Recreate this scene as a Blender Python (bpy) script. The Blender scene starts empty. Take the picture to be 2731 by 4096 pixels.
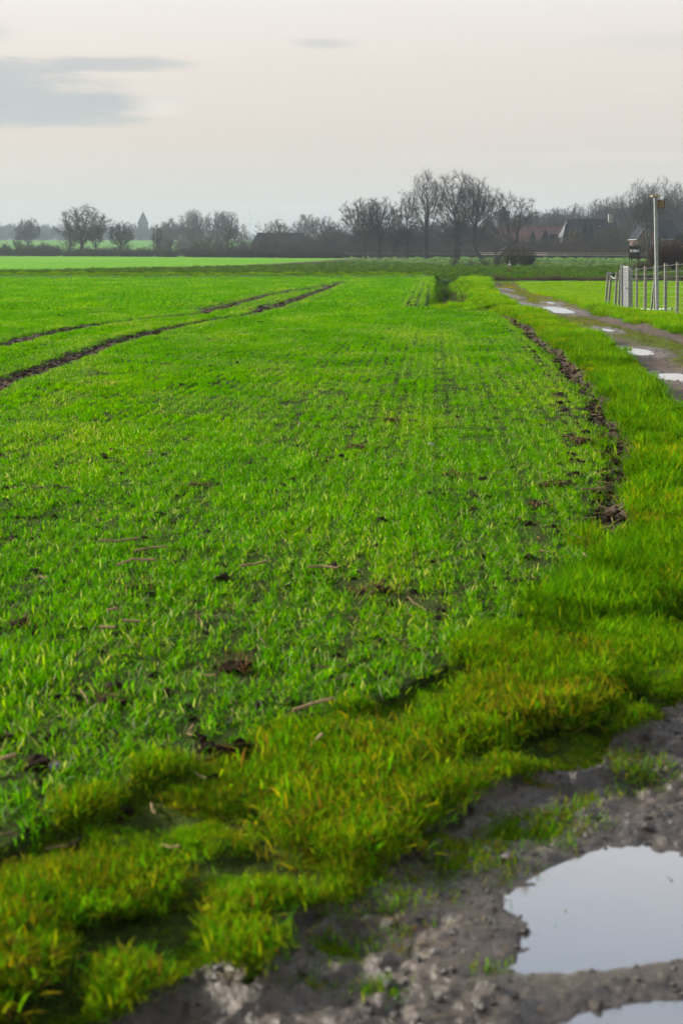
import bpy, bmesh, math, random
import numpy as np
from mathutils import Vector
R = math.radians
scene = bpy.context.scene
COL = scene.collection
# ------------------------------------------------------------------ camera, sky, sun, exposure
CAM_H, FPX, HOR = 1.7, 5689.0, 1000.0          # eye height, focal length in photo pixels, horizon row
cam_d = bpy.data.cameras.new('camera')
cam = bpy.data.objects.new('camera', cam_d); COL.objects.link(cam)
cam_d.sensor_fit = 'VERTICAL'; cam_d.sensor_height = 36.0; cam_d.lens = 50.0
cam_d.shift_y = -(2048.0 - HOR) / 4096.0
cam_d.clip_start = 0.1; cam_d.clip_end = 20000
cam_d.dof.use_dof = True; cam_d.dof.focus_distance = 24.0; cam_d.dof.aperture_fstop = 4.0
cam.location = (0, 0, CAM_H); cam.rotation_euler = (R(90), 0, 0)
scene.camera = cam
scene.view_settings.view_transform = 'Standard'; scene.view_settings.look = 'None'
scene.view_settings.gamma = 1.0; scene.view_settings.exposure = 0.9
scene.view_settings.use_curve_mapping = False
cy = scene.cycles
cy.use_denoising = True; cy.use_adaptive_sampling = True; cy.adaptive_threshold = 0.025; cy.adaptive_min_samples = 16
cy.caustics_reflective = False; cy.caustics_refractive = False
cy.max_bounces = 6; cy.diffuse_bounces = 3; cy.glossy_bounces = 3; cy.transmission_bounces = 4
cy.volume_bounces = 1; cy.transparent_max_bounces = 8
cy.sample_clamp_indirect = 4.0; cy.sample_clamp_direct = 12.0

SUN_AZ, SUN_EL = -62.0, 21.0                    # azimuth from +Y, negative = left
sun_d = bpy.data.lights.new('sun', 'SUN'); sun_d.energy = 5.0; sun_d.angle = R(2.5); sun_d.color = (1.0, 0.93, 0.82)
sun = bpy.data.objects.new('sun', sun_d); COL.objects.link(sun)
sv = Vector((math.sin(R(SUN_AZ)) * math.cos(R(SUN_EL)), math.cos(R(SUN_AZ)) * math.cos(R(SUN_EL)), math.sin(R(SUN_EL))))
sun.rotation_euler = (-sv).to_track_quat('-Z', 'Y').to_euler(); sun.location = (-40, 30, 60)

world = bpy.data.worlds.new('World'); scene.world = world; world.use_nodes = True
WN = world.node_tree; WN.nodes.clear()
class NT:
    def __init__(s, t): s.t = t
    def n(s, k, **kw):
        x = s.t.nodes.new(k)
        for a, b in kw.items(): setattr(x, a, b)
        return x
    def l(s, a, b): s.t.links.new(a, b)
    def m(s, op, a, b=None, c=None, clamp=False):
        x = s.n('ShaderNodeMath', operation=op); x.use_clamp = clamp
        for i, v in enumerate((a, b, c)):
            if v is None: continue
            if isinstance(v, (int, float)): x.inputs[i].default_value = v
            else: s.l(v, x.inputs[i])
        return x.outputs[0]
    def mix(s, f, a, b, mode='MIX'):
        x = s.n('ShaderNodeMix', data_type='RGBA', blend_type=mode)
        for i, v in ((0, f), (6, a), (7, b)):
            if isinstance(v, (int, float)): x.inputs[i].default_value = v
            elif isinstance(v, tuple): x.inputs[i].default_value = (*v, 1) if len(v) == 3 else v
            else: s.l(v, x.inputs[i])
        return x.outputs[2]
    def ramp(s, f, stops, interp='LINEAR'):
        x = s.n('ShaderNodeValToRGB'); r = x.color_ramp; r.interpolation = interp
        while len(r.elements) < len(stops): r.elements.new(0.5)
        for e, (p, c) in zip(r.elements, stops): e.position = p; e.color = (*c, 1)
        s.l(f, x.inputs[0]); return x.outputs[0]
    def noise(s, vec, scale, detail=3, rough=0.5):
        x = s.n('ShaderNodeTexNoise'); x.inputs['Scale'].default_value = scale
        x.inputs['Detail'].default_value = detail; x.inputs['Roughness'].default_value = rough
        if vec is not None: s.l(vec, x.inputs['Vector'])
        return x.outputs['Fac']
    def sstep(s, v, a, b):
        x = s.n('ShaderNodeMapRange', interpolation_type='SMOOTHSTEP'); s.l(v, x.inputs[0])
        x.inputs[1].default_value = a; x.inputs[2].default_value = b; return x.outputs[0]
w = NT(WN)
tc = w.n('ShaderNodeTexCoord').outputs['Generated']
sky = w.n('ShaderNodeTexSky', sky_type='NISHITA'); sky.sun_disc = False
sky.sun_elevation = R(SUN_EL); sky.sun_rotation = R(SUN_AZ); sky.dust_density = 3.0; sky.air_density = 1.0
sep = w.n('ShaderNodeSeparateXYZ'); w.l(tc, sep.inputs[0]); X, Y, Z = sep.outputs
# a thin high veil of cloud: pale cream low down, thinning to grey-blue overhead, the same all round
veil = w.ramp(Z, [(0.0, (0.385, 0.36, 0.345)), (0.03, (0.40, 0.35, 0.315)), (0.075, (0.425, 0.358, 0.31)), (0.13, (0.475, 0.408, 0.36)), (0.175, (0.515, 0.47, 0.435)),
                  (0.36, (0.60, 0.58, 0.57)), (0.455, (0.34, 0.38, 0.44)), (0.6, (0.33, 0.365, 0.425)), (1.0, (0.31, 0.345, 0.405))])
mp = w.n('ShaderNodeMapping'); mp.inputs['Scale'].default_value = (2.2, 2.2, 26.0); w.l(tc, mp.inputs[0])
nz = w.noise(mp.outputs[0], 1.6, 5, 0.55)
streak = w.sstep(nz, 0.56, 0.74)
veil = w.mix(w.m('MULTIPLY', streak, 0.30), veil, (0.52, 0.455, 0.40))
dark = w.sstep(nz, 0.44, 0.24)
veil = w.mix(w.m('MULTIPLY', dark, 0.35), veil, (0.36, 0.345, 0.34))
# the separate grey cloud banks in front of the veil
ys = w.m('MAXIMUM', Y, 0.02); U = w.m('DIVIDE', X, ys); V = w.m('DIVIDE', Z, ys)
front = w.m('GREATER_THAN', Y, 0.05)
mp2 = w.n('ShaderNodeMapping'); mp2.inputs['Scale'].default_value = (14, 14, 90); w.l(tc, mp2.inputs[0])
n2 = w.m('SUBTRACT', w.noise(mp2.outputs[0], 1.0, 6, 0.6), 0.5)
def cloud(px, py, a, b, amt, soft=0.55, ns=1.5):
    du = w.m('DIVIDE', w.m('SUBTRACT', U, (px - 1365.5) / FPX), a / FPX)
    dv = w.m('DIVIDE', w.m('SUBTRACT', V, (HOR - py) / FPX), b / FPX)
    r2 = w.m('SQRT', w.m('ADD', w.m('MULTIPLY', du, du), w.m('MULTIPLY', dv, dv)))
    v = w.m('ADD', w.m('SUBTRACT', 1.0, r2), w.m('MULTIPLY', n2, ns))
    return w.m('MULTIPLY', w.m('MULTIPLY', w.sstep(v, 0.0, soft), front), amt)
cl = [cloud(40, 420, 700, 125, 0.95, .55, 1.4), cloud(-60, 330, 520, 120, 0.9, 0.6), cloud(430, 256, 430, 36, 0.75, 0.7, 1.2), cloud(330, 480, 330, 50, .7, .6, 1.2), cloud(1280, 172, 170, 30, 0.55, 0.9),
      cloud(-100, 130, 260, 70, 0.5, 0.8), cloud(-700, 600, 500, 70, 0.5), cloud(3900, 300, 700, 90, 0.6)]
grey = (0.25, 0.258, 0.268)
for c in cl: veil = w.mix(c, veil, grey)
lit = cloud(640, 430, 150, 60, 0.5, 1.0); veil = w.mix(lit, veil, (0.56, 0.50, 0.45))
lit = cloud(2300, 625, 1000, 30, 0.32, 1.2, 2.0); veil = w.mix(lit, veil, (0.52, 0.45, 0.395))
bgc = w.mix(0.12, w.mix(1.0, veil, (10, 10, 10, 1), 'MULTIPLY'), sky.outputs[0])
bg = w.n('ShaderNodeBackground'); w.l(bgc, bg.inputs[0]); bg.inputs[1].default_value = 0.1
wo = w.n('ShaderNodeOutputWorld'); w.l(bg.outputs[0], wo.inputs[0])

# ------------------------------------------------------------------ helpers
RNG = np.random.default_rng(7)
def gp(px, py, z=0.0):
    d = (CAM_H - z) * FPX / (py - HOR); return ((px - 1365.5) / FPX * d, d)
def at(px, py, D): return Vector(((px - 1365.5) / FPX * D, D, CAM_H - (py - HOR) / FPX * D))
def pxx(px, D): return (px - 1365.5) / FPX * D
def sm(a, b, x):
    t = np.clip((x - a) / (b - a), 0, 1); return t * t * (3 - 2 * t)
def hash2(i, j, s):
    h = (i * 374761393 + j * 668265263 + s * 1442695041) & 0xFFFFFFFF
    h = ((h ^ (h >> 13)) * 1274126177) & 0xFFFFFFFF
    return ((h ^ (h >> 16)) & 0xFFFF) / 65535.0
def vnoise(x, y, s=0):
    xi = np.floor(x).astype(np.int64); yi = np.floor(y).astype(np.int64); fx = x - xi; fy = y - yi
    fx = fx * fx * (3 - 2 * fx); fy = fy * fy * (3 - 2 * fy)
    a = hash2(xi, yi, s); b = hash2(xi + 1, yi, s); c = hash2(xi, yi + 1, s); d = hash2(xi + 1, yi + 1, s)
    return (a * (1 - fx) + b * fx) * (1 - fy) + (c * (1 - fx) + d * fx) * fy
def fbm(x, y, s=0, o=4, g=0.5):
    t = 0; a = 1; n = 0
    for k in range(o):
        t = t + a * vnoise(x * 2 ** k, y * 2 ** k, s + k * 17); n += a; a *= g
    return t / n
def tagp(o, label=None, cat=None, group=None, kind=None):
    for k, v in (('label', label), ('category', cat), ('group', group), ('kind', kind)):
        if v: o[k] = v
    return o
def mesh_np(name, verts, quads, tris=None, smooth=False):
    me = bpy.data.meshes.new(name)
    verts = np.asarray(verts, np.float32); nv = len(verts)
    me.vertices.add(nv); me.vertices.foreach_set('co', verts.ravel())
    q = np.asarray(quads, np.int32).reshape(-1, 4) if quads is not None and len(quads) else np.zeros((0, 4), np.int32)
    t = np.asarray(tris, np.int32).reshape(-1, 3) if tris is not None and len(tris) else np.zeros((0, 3), np.int32)
    loops = np.concatenate([q.ravel(), t.ravel()]); me.loops.add(len(loops)); me.loops.foreach_set('vertex_index', loops)
    st = np.concatenate([np.arange(len(q)) * 4, len(q) * 4 + np.arange(len(t)) * 3]).astype(np.int32)
    me.polygons.add(len(st)); me.polygons.foreach_set('loop_start', st)
    if smooth: me.polygons.foreach_set('use_smooth', np.ones(len(st), bool))
    me.update(calc_edges=True); return me
def obj(name, me, mat=None, parent=None, loc=None):
    o = bpy.data.objects.new(name, me); COL.objects.link(o)
    if mat is not None and me is not None and not me.materials: me.materials.append(mat)
    if parent: o.parent = parent
    if loc is not None: o.location = loc
    return o
def empty(name, loc, rz=0, **kw):
    o = bpy.data.objects.new(name, None); COL.objects.link(o); o.location = loc; o.rotation_euler = (0, 0, rz)
    o.empty_display_size = 0.2
    return tagp(o, **kw)
class MB:
    """collects boxes, tubes and polygons into one mesh"""
    def __init__(s): s.v = []; s.f = []
    def poly(s, pts): b = len(s.v); s.v += [tuple(p) for p in pts]; s.f.append(tuple(range(b, b + len(pts)))); return s
    def faces(s, vs, fs): b = len(s.v); s.v += [tuple(p) for p in vs]; s.f += [tuple(i + b for i in f) for f in fs]; return s
    def box(s, c, d, rz=0.0):
        cx, cyy, cz = c; hx, hy, hz = d[0] / 2, d[1] / 2, d[2] / 2; ca, sa = math.cos(rz), math.sin(rz); vs = []
        for z in (-hz, hz):
            for x, y in ((-hx, -hy), (hx, -hy), (hx, hy), (-hx, hy)): vs.append((cx + x * ca - y * sa, cyy + x * sa + y * ca, cz + z))
        return s.faces(vs, [(3, 2, 1, 0), (4, 5, 6, 7), (0, 1, 5, 4), (1, 2, 6, 5), (2, 3, 7, 6), (3, 0, 4, 7)])
    def bar(s, a, b, wx, wy=None, up=(0, 0, 1)):
        a, b = Vector(a), Vector(b); wy = wy or wx; t = (b - a).normalized(); u = t.cross(Vector(up))
        if u.length < 1e-3: u = t.cross(Vector((1, 0, 0)))
        u.normalize(); v = t.cross(u); vs = []
        for p in (a, b):
            for i, j in ((-1, -1), (1, -1), (1, 1), (-1, 1)): vs.append(p + u * (i * wx / 2) + v * (j * wy / 2))
        return s.faces(vs, [(3, 2, 1, 0), (4, 5, 6, 7), (0, 1, 5, 4), (1, 2, 6, 5), (2, 3, 7, 6), (3, 0, 4, 7)])
    def tube(s, pts, r, n=6, cap=True):
        pts = [Vector(p) for p in pts]; b = len(s.v); rr = r if hasattr(r, '__len__') else [r] * len(pts)
        for i, p in enumerate(pts):
            t = (pts[min(i + 1, len(pts) - 1)] - pts[max(i - 1, 0)]).normalized()
            u = t.cross(Vector((0, 0, 1)) if abs(t.z) < .95 else Vector((1, 0, 0))).normalized(); v = t.cross(u)
            for k in range(n):
                a = 2 * math.pi * k / n; s.v.append(tuple(p + (u * math.cos(a) + v * math.sin(a)) * rr[i]))
        for i in range(len(pts) - 1):
            for k in range(n):
                s.f.append((b + i * n + k, b + i * n + (k + 1) % n, b + (i + 1) * n + (k + 1) % n, b + (i + 1) * n + k))
        if cap: s.f.append(tuple(b + k for k in range(n))[::-1]); e = b + (len(pts) - 1) * n; s.f.append(tuple(e + k for k in range(n)))
        return s
    def build(s, name, mat, parent=None, loc=None, smooth=False):
        me = bpy.data.meshes.new(name); me.from_pydata(s.v, [], s.f)
        if smooth: me.polygons.foreach_set('use_smooth', [True] * len(me.polygons))
        me.update(); return obj(name, me, mat, parent, loc)
# ------------------------------------------------------------------ materials
def pmat(name, col, rough=0.8, var=0.25, scale=6.0, bump=0.0, spec=0.3, metal=0.0, col2=None, coords='Object', detail=4):
    m = bpy.data.materials.new(name); m.use_nodes = True; t = NT(m.node_tree); t.t.nodes.clear()
    o = t.n('ShaderNodeOutputMaterial'); p = t.n('ShaderNodeBsdfPrincipled'); t.l(p.outputs[0], o.inputs[0])
    c = t.n('ShaderNodeTexCoord').outputs[coords]; nz = t.noise(c, scale, detail, 0.6)
    lo = tuple(v * (1 - var) for v in col); hi = tuple(min(1, v * (1 + var)) for v in (col2 or col))
    t.l(t.ramp(nz, [(0.3, lo), (0.7, hi)]), p.inputs['Base Color'])
    p.inputs['Roughness'].default_value = rough; p.inputs['Metallic'].default_value = metal
    p.inputs['Specular IOR Level'].default_value = spec
    if bump:
        b = t.n('ShaderNodeBump'); b.inputs['Strength'].default_value = bump; b.inputs['Distance'].default_value = 0.02
        t.l(t.noise(c, scale * 4, 4, 0.6), b.inputs['Height']); t.l(b.outputs[0], p.inputs['Normal'])
    return m
def leaf_mat(name, rough=0.4, trans=0.45, tboost=(1.25, 1.25, 0.7), tint=True, spec=0.4, field=False):
    m = bpy.data.materials.new(name); m.use_nodes = True; t = NT(m.node_tree); t.t.nodes.clear()
    o = t.n('ShaderNodeOutputMaterial'); p = t.n('ShaderNodeBsdfPrincipled'); tr = t.n('ShaderNodeBsdfTranslucent'); mx = t.n('ShaderNodeMixShader')
    a = t.n('ShaderNodeAttribute', attribute_name='Col').outputs['Color']
    if field:      # slow colour drift over the field: lusher and yellower stands
        g = t.n('ShaderNodeNewGeometry').outputs['Position']; mp_ = t.n('ShaderNodeMapping'); mp_.inputs['Scale'].default_value = (.55, .2, .2); t.l(g, mp_.inputs[0])
        a = t.mix(1.0, a, t.ramp(t.noise(mp_.outputs[0], 1.0, 4, .6), [(.34, (.78, .86, .9)), (.5, (1.0, 1.0, 1.0)), (.66, (1.5, 1.16, .9))]), 'MULTIPLY')
    if tint:
        ti = t.n('ShaderNodeAttribute', attribute_name='tint', attribute_type='INSTANCER').outputs['Color']
        a = t.mix(1.0, a, ti, 'MULTIPLY')
    t.l(a, p.inputs['Base Color']); p.inputs['Roughness'].default_value = rough; p.inputs['Specular IOR Level'].default_value = spec
    t.l(t.mix(1.0, a, tboost, 'MULTIPLY'), tr.inputs[0]); mx.inputs[0].default_value = trans
    t.l(p.outputs[0], mx.inputs[1]); t.l(tr.outputs[0], mx.inputs[2]); t.l(mx.outputs[0], o.inputs[0]); return m
M_bark = pmat('bark', (0.034, 0.028, 0.023), 0.9, 0.35, 3.0, 0.4)
M_twig = pmat('twigs', (0.036, 0.028, 0.022), 0.9, 0.3, 0.6)
M_twig_red = pmat('reddish_twigs', (0.062, 0.033, 0.023), 0.9, 0.3, 0.6)
M_twig_olive = pmat('olive_twigs', (0.045, 0.038, 0.022), 0.9, 0.3, 0.6)
M_bramble = pmat('dead_bramble', (0.085, 0.052, 0.030), 0.9, 0.35, 1.5, col2=(0.13, 0.10, 0.05))
M_wheat = leaf_mat('wheat_blade', 0.5, 0.5, (1.4, 1.35, 0.3), tint=False, spec=0.0, field=True)
M_grass = leaf_mat('grass_blade', 0.55, 0.5, (1.45, 1.3, 0.3), spec=0.0)
M_dead = leaf_mat('dead_straw', 0.6, 0.25, (1.1, 1.0, 0.8))
M_ever = leaf_mat('evergreen_leaf', 0.7, 0.2, (1.1, 1.1, 0.8), tint=False, spec=0.04)
M_concrete = pmat('galvanised_grey', (0.20, 0.21, 0.215), 0.6, 0.15, 12, 0.15)
M_wood = pmat('weathered_post_wood', (0.20, 0.185, 0.16), 0.85, 0.3, 14, 0.3)
M_newwood = pmat('fresh_plank', (0.46, 0.31, 0.19), 0.7, 0.2, 20, 0.2)
M_boxwood = pmat('nest_box_plywood', (0.24, 0.15, 0.09), 0.7, 0.2, 20, 0.2)
M_darkwood = pmat('dark_stained_boards', (0.030, 0.018, 0.014), 0.8, 0.35, 9, 0.3)
M_wire = pmat('fence_wire', (0.34, 0.35, 0.34), 0.35, 0.1, 20, metal=0.4)
M_black = pmat('black_beam', (0.015, 0.016, 0.018), 0.45, 0.2, 8)
M_white = pmat('white_sheet', (0.75, 0.77, 0.80), 0.5, 0.12, 6)
M_stone = pmat('flint', (0.16, 0.15, 0.145), 0.45, 0.4, 18, 0.3)
M_soil = pmat('wet_soil', (0.034, 0.020, 0.011), 0.9, 0.45, 25, 0.8, 0.06)
M_sod = pmat('brown_sod', (0.085, 0.050, 0.026), 0.9, 0.4, 30, 0.6)
M_rail = pmat('fence_rail', (0.20, 0.17, 0.145), 0.45, 0.35, 1.2)
M_postd = pmat('dark_fence_post', (0.05, 0.045, 0.04), 0.8, 0.3, 5)

# ------------------------------------------------------------------ lie of the land (world metres, +Y ahead)
def curve(pts):
    a = sorted((gp(*p)[1], gp(*p)[0]) for p in pts); return np.array([q[0] for q in a]), np.array([q[1] for q in a])
def ev(c, y, ext=0.066):
    v = np.interp(y, c[0], c[1]); return v + np.where(y > c[0][-1], (y - c[0][-1]) * ext, 0)
C_EDGE = (np.array([2.0, 3.2, 4.03, 4.6, 4.96, 5.37, 6.04, 7.0, 7.74, 10.2, 11.4, 13.0, 16.1, 22.5, 32.2, 38.6, 41.0, 60.0, 77.0, 86.0]),
          np.array([-3.2, -1.75, -0.97, -0.62, -0.23, 0.127, 0.57, 1.0, 1.31, 1.87, 2.18, 2.36, 2.78, 3.36, 3.95, 4.2, 2.62, 3.80, 5.0, 5.6]))
C_RUTL = (np.array([2.0, 3.8, 5.2, 7.5, 10.5, 13.5, 16.97, 20.5, 24.5, 28.4, 32.2, 40.3, 50.9, 69.0, 77.0]),
          np.array([0.2, 0.80, 1.62, 2.5, 3.15, 3.6, 4.12, 4.62, 5.08, 5.28, 5.36, 5.46, 6.04, 7.5, 8.15]))
C_MUDL = (np.array([2.0, 2.6, 3.0, 3.12, 3.45, 3.72, 4.0, 4.4, 4.57, 4.78, 5.12, 5.2, 6.0, 7.5, 10.5, 13.5, 17.0, 20.5, 24.5, 32.2, 40.3, 52.0, 77.0]),
          np.array([-2.2, -1.1, -0.62, -0.52, -0.20, -0.04, 0.18, 0.42, 0.50, 0.92, 1.08, 1.22, 1.6, 2.2, 2.75, 3.2, 3.66, 4.15, 4.72, 5.03, 5.1, 5.5, 7.6]))
C_RUTR = (np.array([2.0, 10.5, 20.0, 27.6, 30.4, 33.9, 38.7, 43.0, 53.7, 69.0, 77.0]),
          np.array([1.9, 4.75, 6.2, 6.66, 6.64, 6.52, 6.6, 6.8, 7.4, 8.7, 9.4]))
C_MEAD = (np.array([2.0, 20.0, 30.0, 38.0, 44.0, 51.0, 69.0, 80.0]), np.array([9.5, 9.2, 9.0, 8.3, 7.6, 7.95, 9.0, 9.8]))
C_DITCH = (np.array([41.0, 43.0, 64.5, 80.6, 90.0]), np.array([3.12, 3.25, 4.75, 5.85, 6.5]))
C_FURR = (np.array([105.0, 116.5, 132.0, 161.0, 201.0, 261.0, 300.0]), np.array([-45.0, -28.5, -20.0, -8.9, -4.1, 1.6, 6.0]))
TRAM_A = [gp(*p) for p in [(-260, 1430), (0, 1378), (178, 1335), (357, 1304), (500, 1284), (625, 1270), (803, 1256), (830, 1243), (937, 1214), (1071, 1181), (1143, 1167), (1260, 1150), (1300, 1140)]]
TRAM_B = [gp(*p) for p in [(-260, 1640), (0, 1527), (268, 1437), (446, 1370), (678, 1312), (803, 1286), (1009, 1256), (1071, 1230), (1250, 1174), (1366, 1128), (1430, 1124)]]
TRAM_C = [gp(*p) for p in [(-200, 1225), (0, 1208), (230, 1182), (345, 1167), (480, 1160)]]
def seg_dist(x, y, pl):
    best = np.full(x.shape, 1e9)
    for (x0, y0), (x1, y1) in zip(pl[:-1], pl[1:]):
        dx, dy = x1 - x0, y1 - y0; t = np.clip(((x - x0) * dx + (y - y0) * dy) / (dx * dx + dy * dy), 0, 1)
        best = np.minimum(best, np.hypot(x - x0 - t * dx, y - y0 - t * dy))
    return best
def poly_sd(x, y, P):
    """signed distance to a polygon, negative inside"""
    P = [tuple(p) for p in P]; d = seg_dist(x, y, P + [P[0]]); ins = np.zeros(x.shape, bool); j = len(P) - 1
    for i in range(len(P)):
        (xi, yi), (xj, yj) = P[i], P[j]
        if yi != yj: ins ^= ((yi > y) != (yj > y)) & (x < (xj - xi) * (y - yi) / (yj - yi) + xi)
        j = i
    return np.where(ins, -d, d)
PUD_NEAR = [[gp(*p) for p in [(2075, 3520), (2154, 3474), (2218, 3438), (2324, 3394), (2430, 3357), (2510, 3338), (2590, 3336), (2731, 3380), (2900, 3420), (3020, 3560), (2950, 3720), (2731, 3800), (2589, 3835), (2377, 3846), (2207, 3838), (2112, 3812), (2050, 3785), (2120, 3746), (2135, 3666), (2133, 3603), (2068, 3566)]],
            [gp(*p) for p in [(2200, 4096), (2330, 4015), (2483, 3982), (2731, 3950), (3000, 3940), (3200, 4200), (3000, 4700), (2500, 4700), (2230, 4300)]]]
PUD_FAR = [(2044, 2158, 1219, 1246), (2162, 2278, 1219, 1247), (2459, 2612, 1381, 1409), (2612, 2790, 1481, 1511), (2690, 2800, 1602, 1626),
           (2000, 2042, 1171, 1186), (2056, 2095, 1205, 1214), (1998, 2032, 1152, 1159), (1936, 1956, 1151, 1156), (1912, 1934, 1128, 1135), (1964, 1990, 1128, 1135), (2188, 2226, 1204, 1211), (2405, 2450, 1306, 1318)]
def pud_ell(q):
    x0, x1, y0, y1 = q; ym = (y0 + y1) / 2; (xa, d0), (xb, d1) = gp(x0, y0), gp(x1, y1); xc, dc = gp((x0 + x1) / 2, ym)
    return xc, (d0 + d1) / 2, pxx(x1, dc) - pxx(x0, dc), abs(d0 - d1)
ELL = [pud_ell(q) for q in PUD_FAR]
WATER_Z = -0.045
def row_gap(x, y):
    """bare stretches between and along the drill rows"""
    b = x - 0.066 * y; j = np.round(b / 0.125).astype(np.int64)
    g = vnoise(j * 7.31 + 0.5, y * 0.32 + j * 3.7, 3) + 0.35 * vnoise(j * 5.1, y * 1.7, 4)
    gap = sm(0.93, 1.05, g)
    lines = ((j % 4) == 1) * sm(.40, .62, vnoise(j * 3.3 + .5, y * .55 + j * 1.9, 21)) * sm(-2.2, -.4, b)
    gap = np.maximum(gap, lines * 1.15)
    gap = np.where((np.abs(b - 0.115) < 0.06), np.maximum(gap, sm(0.35, 0.55, vnoise(y * 0.9, y * 0 + 1.5, 9))), gap)
    return gap
def land(x, y, fine=True):
    """height, soil amount, region id and puddle depth field for arrays of x, y"""
    E = ev(C_EDGE, y); ML = ev(C_MUDL, y); RL = ev(C_RUTL, y); RR = ev(C_RUTR, y); ME = ev(C_MEAD, y); DI = ev(C_DITCH, y)
    n1 = fbm(x * 1.3, y * 1.3, 1, 4); n2 = fbm(x * 5, y * 5, 2, 4); n3 = fbm(x * 22, y * 22, 5, 3) if fine else 0.5
    wob = (n1 - 0.5) * 0.5 * np.clip(y / 12, 0.25, 1.6)
    near = sm(7.0, 5.0, y)
    wheat = x < E + wob * 0.6
    mudl = ML + (n2 - 0.5) * (0.30 + 0.25 * near) + (n1 - 0.5) * 0.25
    track = (x > mudl) & (x < RR + 0.45 + wob * 0.6) & (y < 78)
    meadow = (x > ME + wob) & (y < 79.5)
    reg = np.where(wheat, 0, 1)                       # 0 wheat 1 verge 2 track 3 meadow 4 rough crop 5 far wheat 6 pasture 7 far land
    reg = np.where(track, 2, reg); reg = np.where(meadow, 3, reg)
    far = y > 80 + (n1 - .5) * 2
    hl = (y > 72.5) & (x < 5.0) & (y < 88)
    reg = np.where(hl, 0, reg)
    reg = np.where(y > 88.0 + (n1 - .5) * 3 - sm(4, 9, x) * 8.5, 4, reg)
    fw = (x < ev(C_FURR, y, 0.1)) & (y > 104)
    reg = np.where((reg == 4) & fw, 5, reg)
    line = np.interp(x, [-130, -60, -10, 16, 40, 70], [480, 350, 270, 145, 143, 142])
    reg = np.where((reg == 4) & (y > line), 6, reg)
    reg = np.where(y > np.interp(x, [-130, -60, -10, 15, 40, 70], [430, 360, 290, 292, 262, 250]), 6, reg)
    reg = np.where(y > 455, 7, reg)
    # --- heights
    z = (n1 - 0.5) * 0.05 * sm(200, 60, y)
    rel = 0.45 + 0.55 * sm(3.0, 9.0, y)
    z += (n2 - 0.5) * np.where(wheat, 0.016, 0.04) * sm(60, 10, y)
    verge = np.where(reg == 1, 1.0, 0.0)
    vz = sm(0.0, 0.6, x - E) * sm(-0.1, 0.5, ML - x) * sm(85, 70, y)
    z += 0.10 * vz * sm(6, 12, y)
    tus = fbm(x * 4.6, y * 3.4, 95, 2)
    z += np.where(reg == 1, 0.085 * (sm(.28, .66, tus) - .45), 0) * sm(20, 9, y)
    fur = np.exp(-((x - E - 0.12 + wob * 0.3) / 0.18) ** 2) * sm(6.6, 9.5, y) * sm(42, 34, y)
    z -= 0.07 * fur
    trk = sm(-0.15, 0.25, x - mudl) * sm(0.3, -0.1, x - RR - 0.4) * sm(82, 76, y)
    z -= 0.035 * trk
    rut = np.exp(-((x - RL - 0.05) / 0.27) ** 2) + np.exp(-((x - RR) / 0.27) ** 2)
    z -= 0.04 * rut * sm(82, 76, y) * sm(6.0, 9.0, y)
    z += trk * (n2 - 0.5) * 0.060 + trk * (n3 - 0.5) * 0.036 * sm(25, 8, y)
    # puddle basins
    wet = np.zeros_like(x)
    for P in PUD_NEAR:
        xs = [p[0] for p in P]; ys_ = [p[1] for p in P]; k = (x > min(xs) - .5) & (x < max(xs) + .5) & (y > min(ys_) - .5) & (y < max(ys_) + .5)
        if k.any():
            sd = poly_sd(x[k], y[k], P) - .015 + (n2[k] - .5) * 0.05 + ((n3[k] - .5) * 0.035 if fine else 0)
            rim = WATER_Z - 0.004 + np.clip(sd, -0.25, 0.5) * 0.20
            zz = z[k]; f = sm(0.30, 0.02, sd); z[k] = zz * (1 - f) + rim * f + f * (n3[k] - .5 if fine else 0) * 0.012; wet[k] = np.maximum(wet[k], sm(0.28, 0.0, sd))
    for xc, dc, wx, wy in ELL:
        q = np.hypot((x - xc) / (wx / 2), (y - dc) / (wy / 2)) + (n1 - .5) * 0.5 + (n2 - .5) * 0.5
        sd = (q - 1) * min(wx, wy) / 2; f = sm(0.5, 0.0, sd) * (q < 2.5)
        rim = WATER_Z + np.clip(sd, -0.15, 0.5) * 0.10; z = z * (1 - f) + rim * f; wet = np.maximum(wet, f)
    # ditch beside the track with a cut end facing the camera and a mounded right bank
    din = sm(41.0, 42.2, y) * sm(92, 84, y)
    u = x - DI
    prof = np.where(u < 0, sm(-0.72, -0.12, u), sm(1.35, 0.10, u))
    z -= 1.05 * prof * din * (1 - 0.25 * sm(60, 80, y))
    z += 0.10 * np.exp(-((u - 1.75) / 0.75) ** 2) * sm(39, 44, y) * sm(92, 82, y) + 0.10 * np.exp(-((u + 1.05) / 0.35) ** 2) * din
    # meadow lies a little lower; headland ridge; tramlines
    z -= np.interp(y, [38, 46, 55, 66, 82], [0, 0.25, 0.42, 0.3, 0]) * sm(7.6, 9.0, x)
    z += np.where(x < 5.5, (0.10 + 0.22 * n2) * np.exp(-((y - 88.5) / 1.3) ** 2), 0)
    rise = 8.6 * sm(455, 1050, y); z += rise
    soil = np.zeros_like(x)
    tw = np.clip(0.5 + n2, 0.5, 1.3)
    da = seg_dist(x, y, TRAM_A); db = seg_dist(x, y, TRAM_B); dc_ = seg_dist(x, y, TRAM_C)
    brk = 0.55 + 0.75 * fbm(x * 0.35, y * 0.35, 31, 2)
    soil = np.maximum(soil, sm(0.36, 0.24, da / (brk * tw * np.where(y > 40, 1.2, .88)))); soil = np.maximum(soil, sm(0.36, 0.24, db / (brk * tw * np.where(y > 40, 1.15, .92))))
    soil = np.maximum(soil, sm(0.25, 0.08, dc_ / tw) * sm(.45, .55, fbm(x * .2, y * .2, 77, 2)))
    z -= 0.06 * soil
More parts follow.
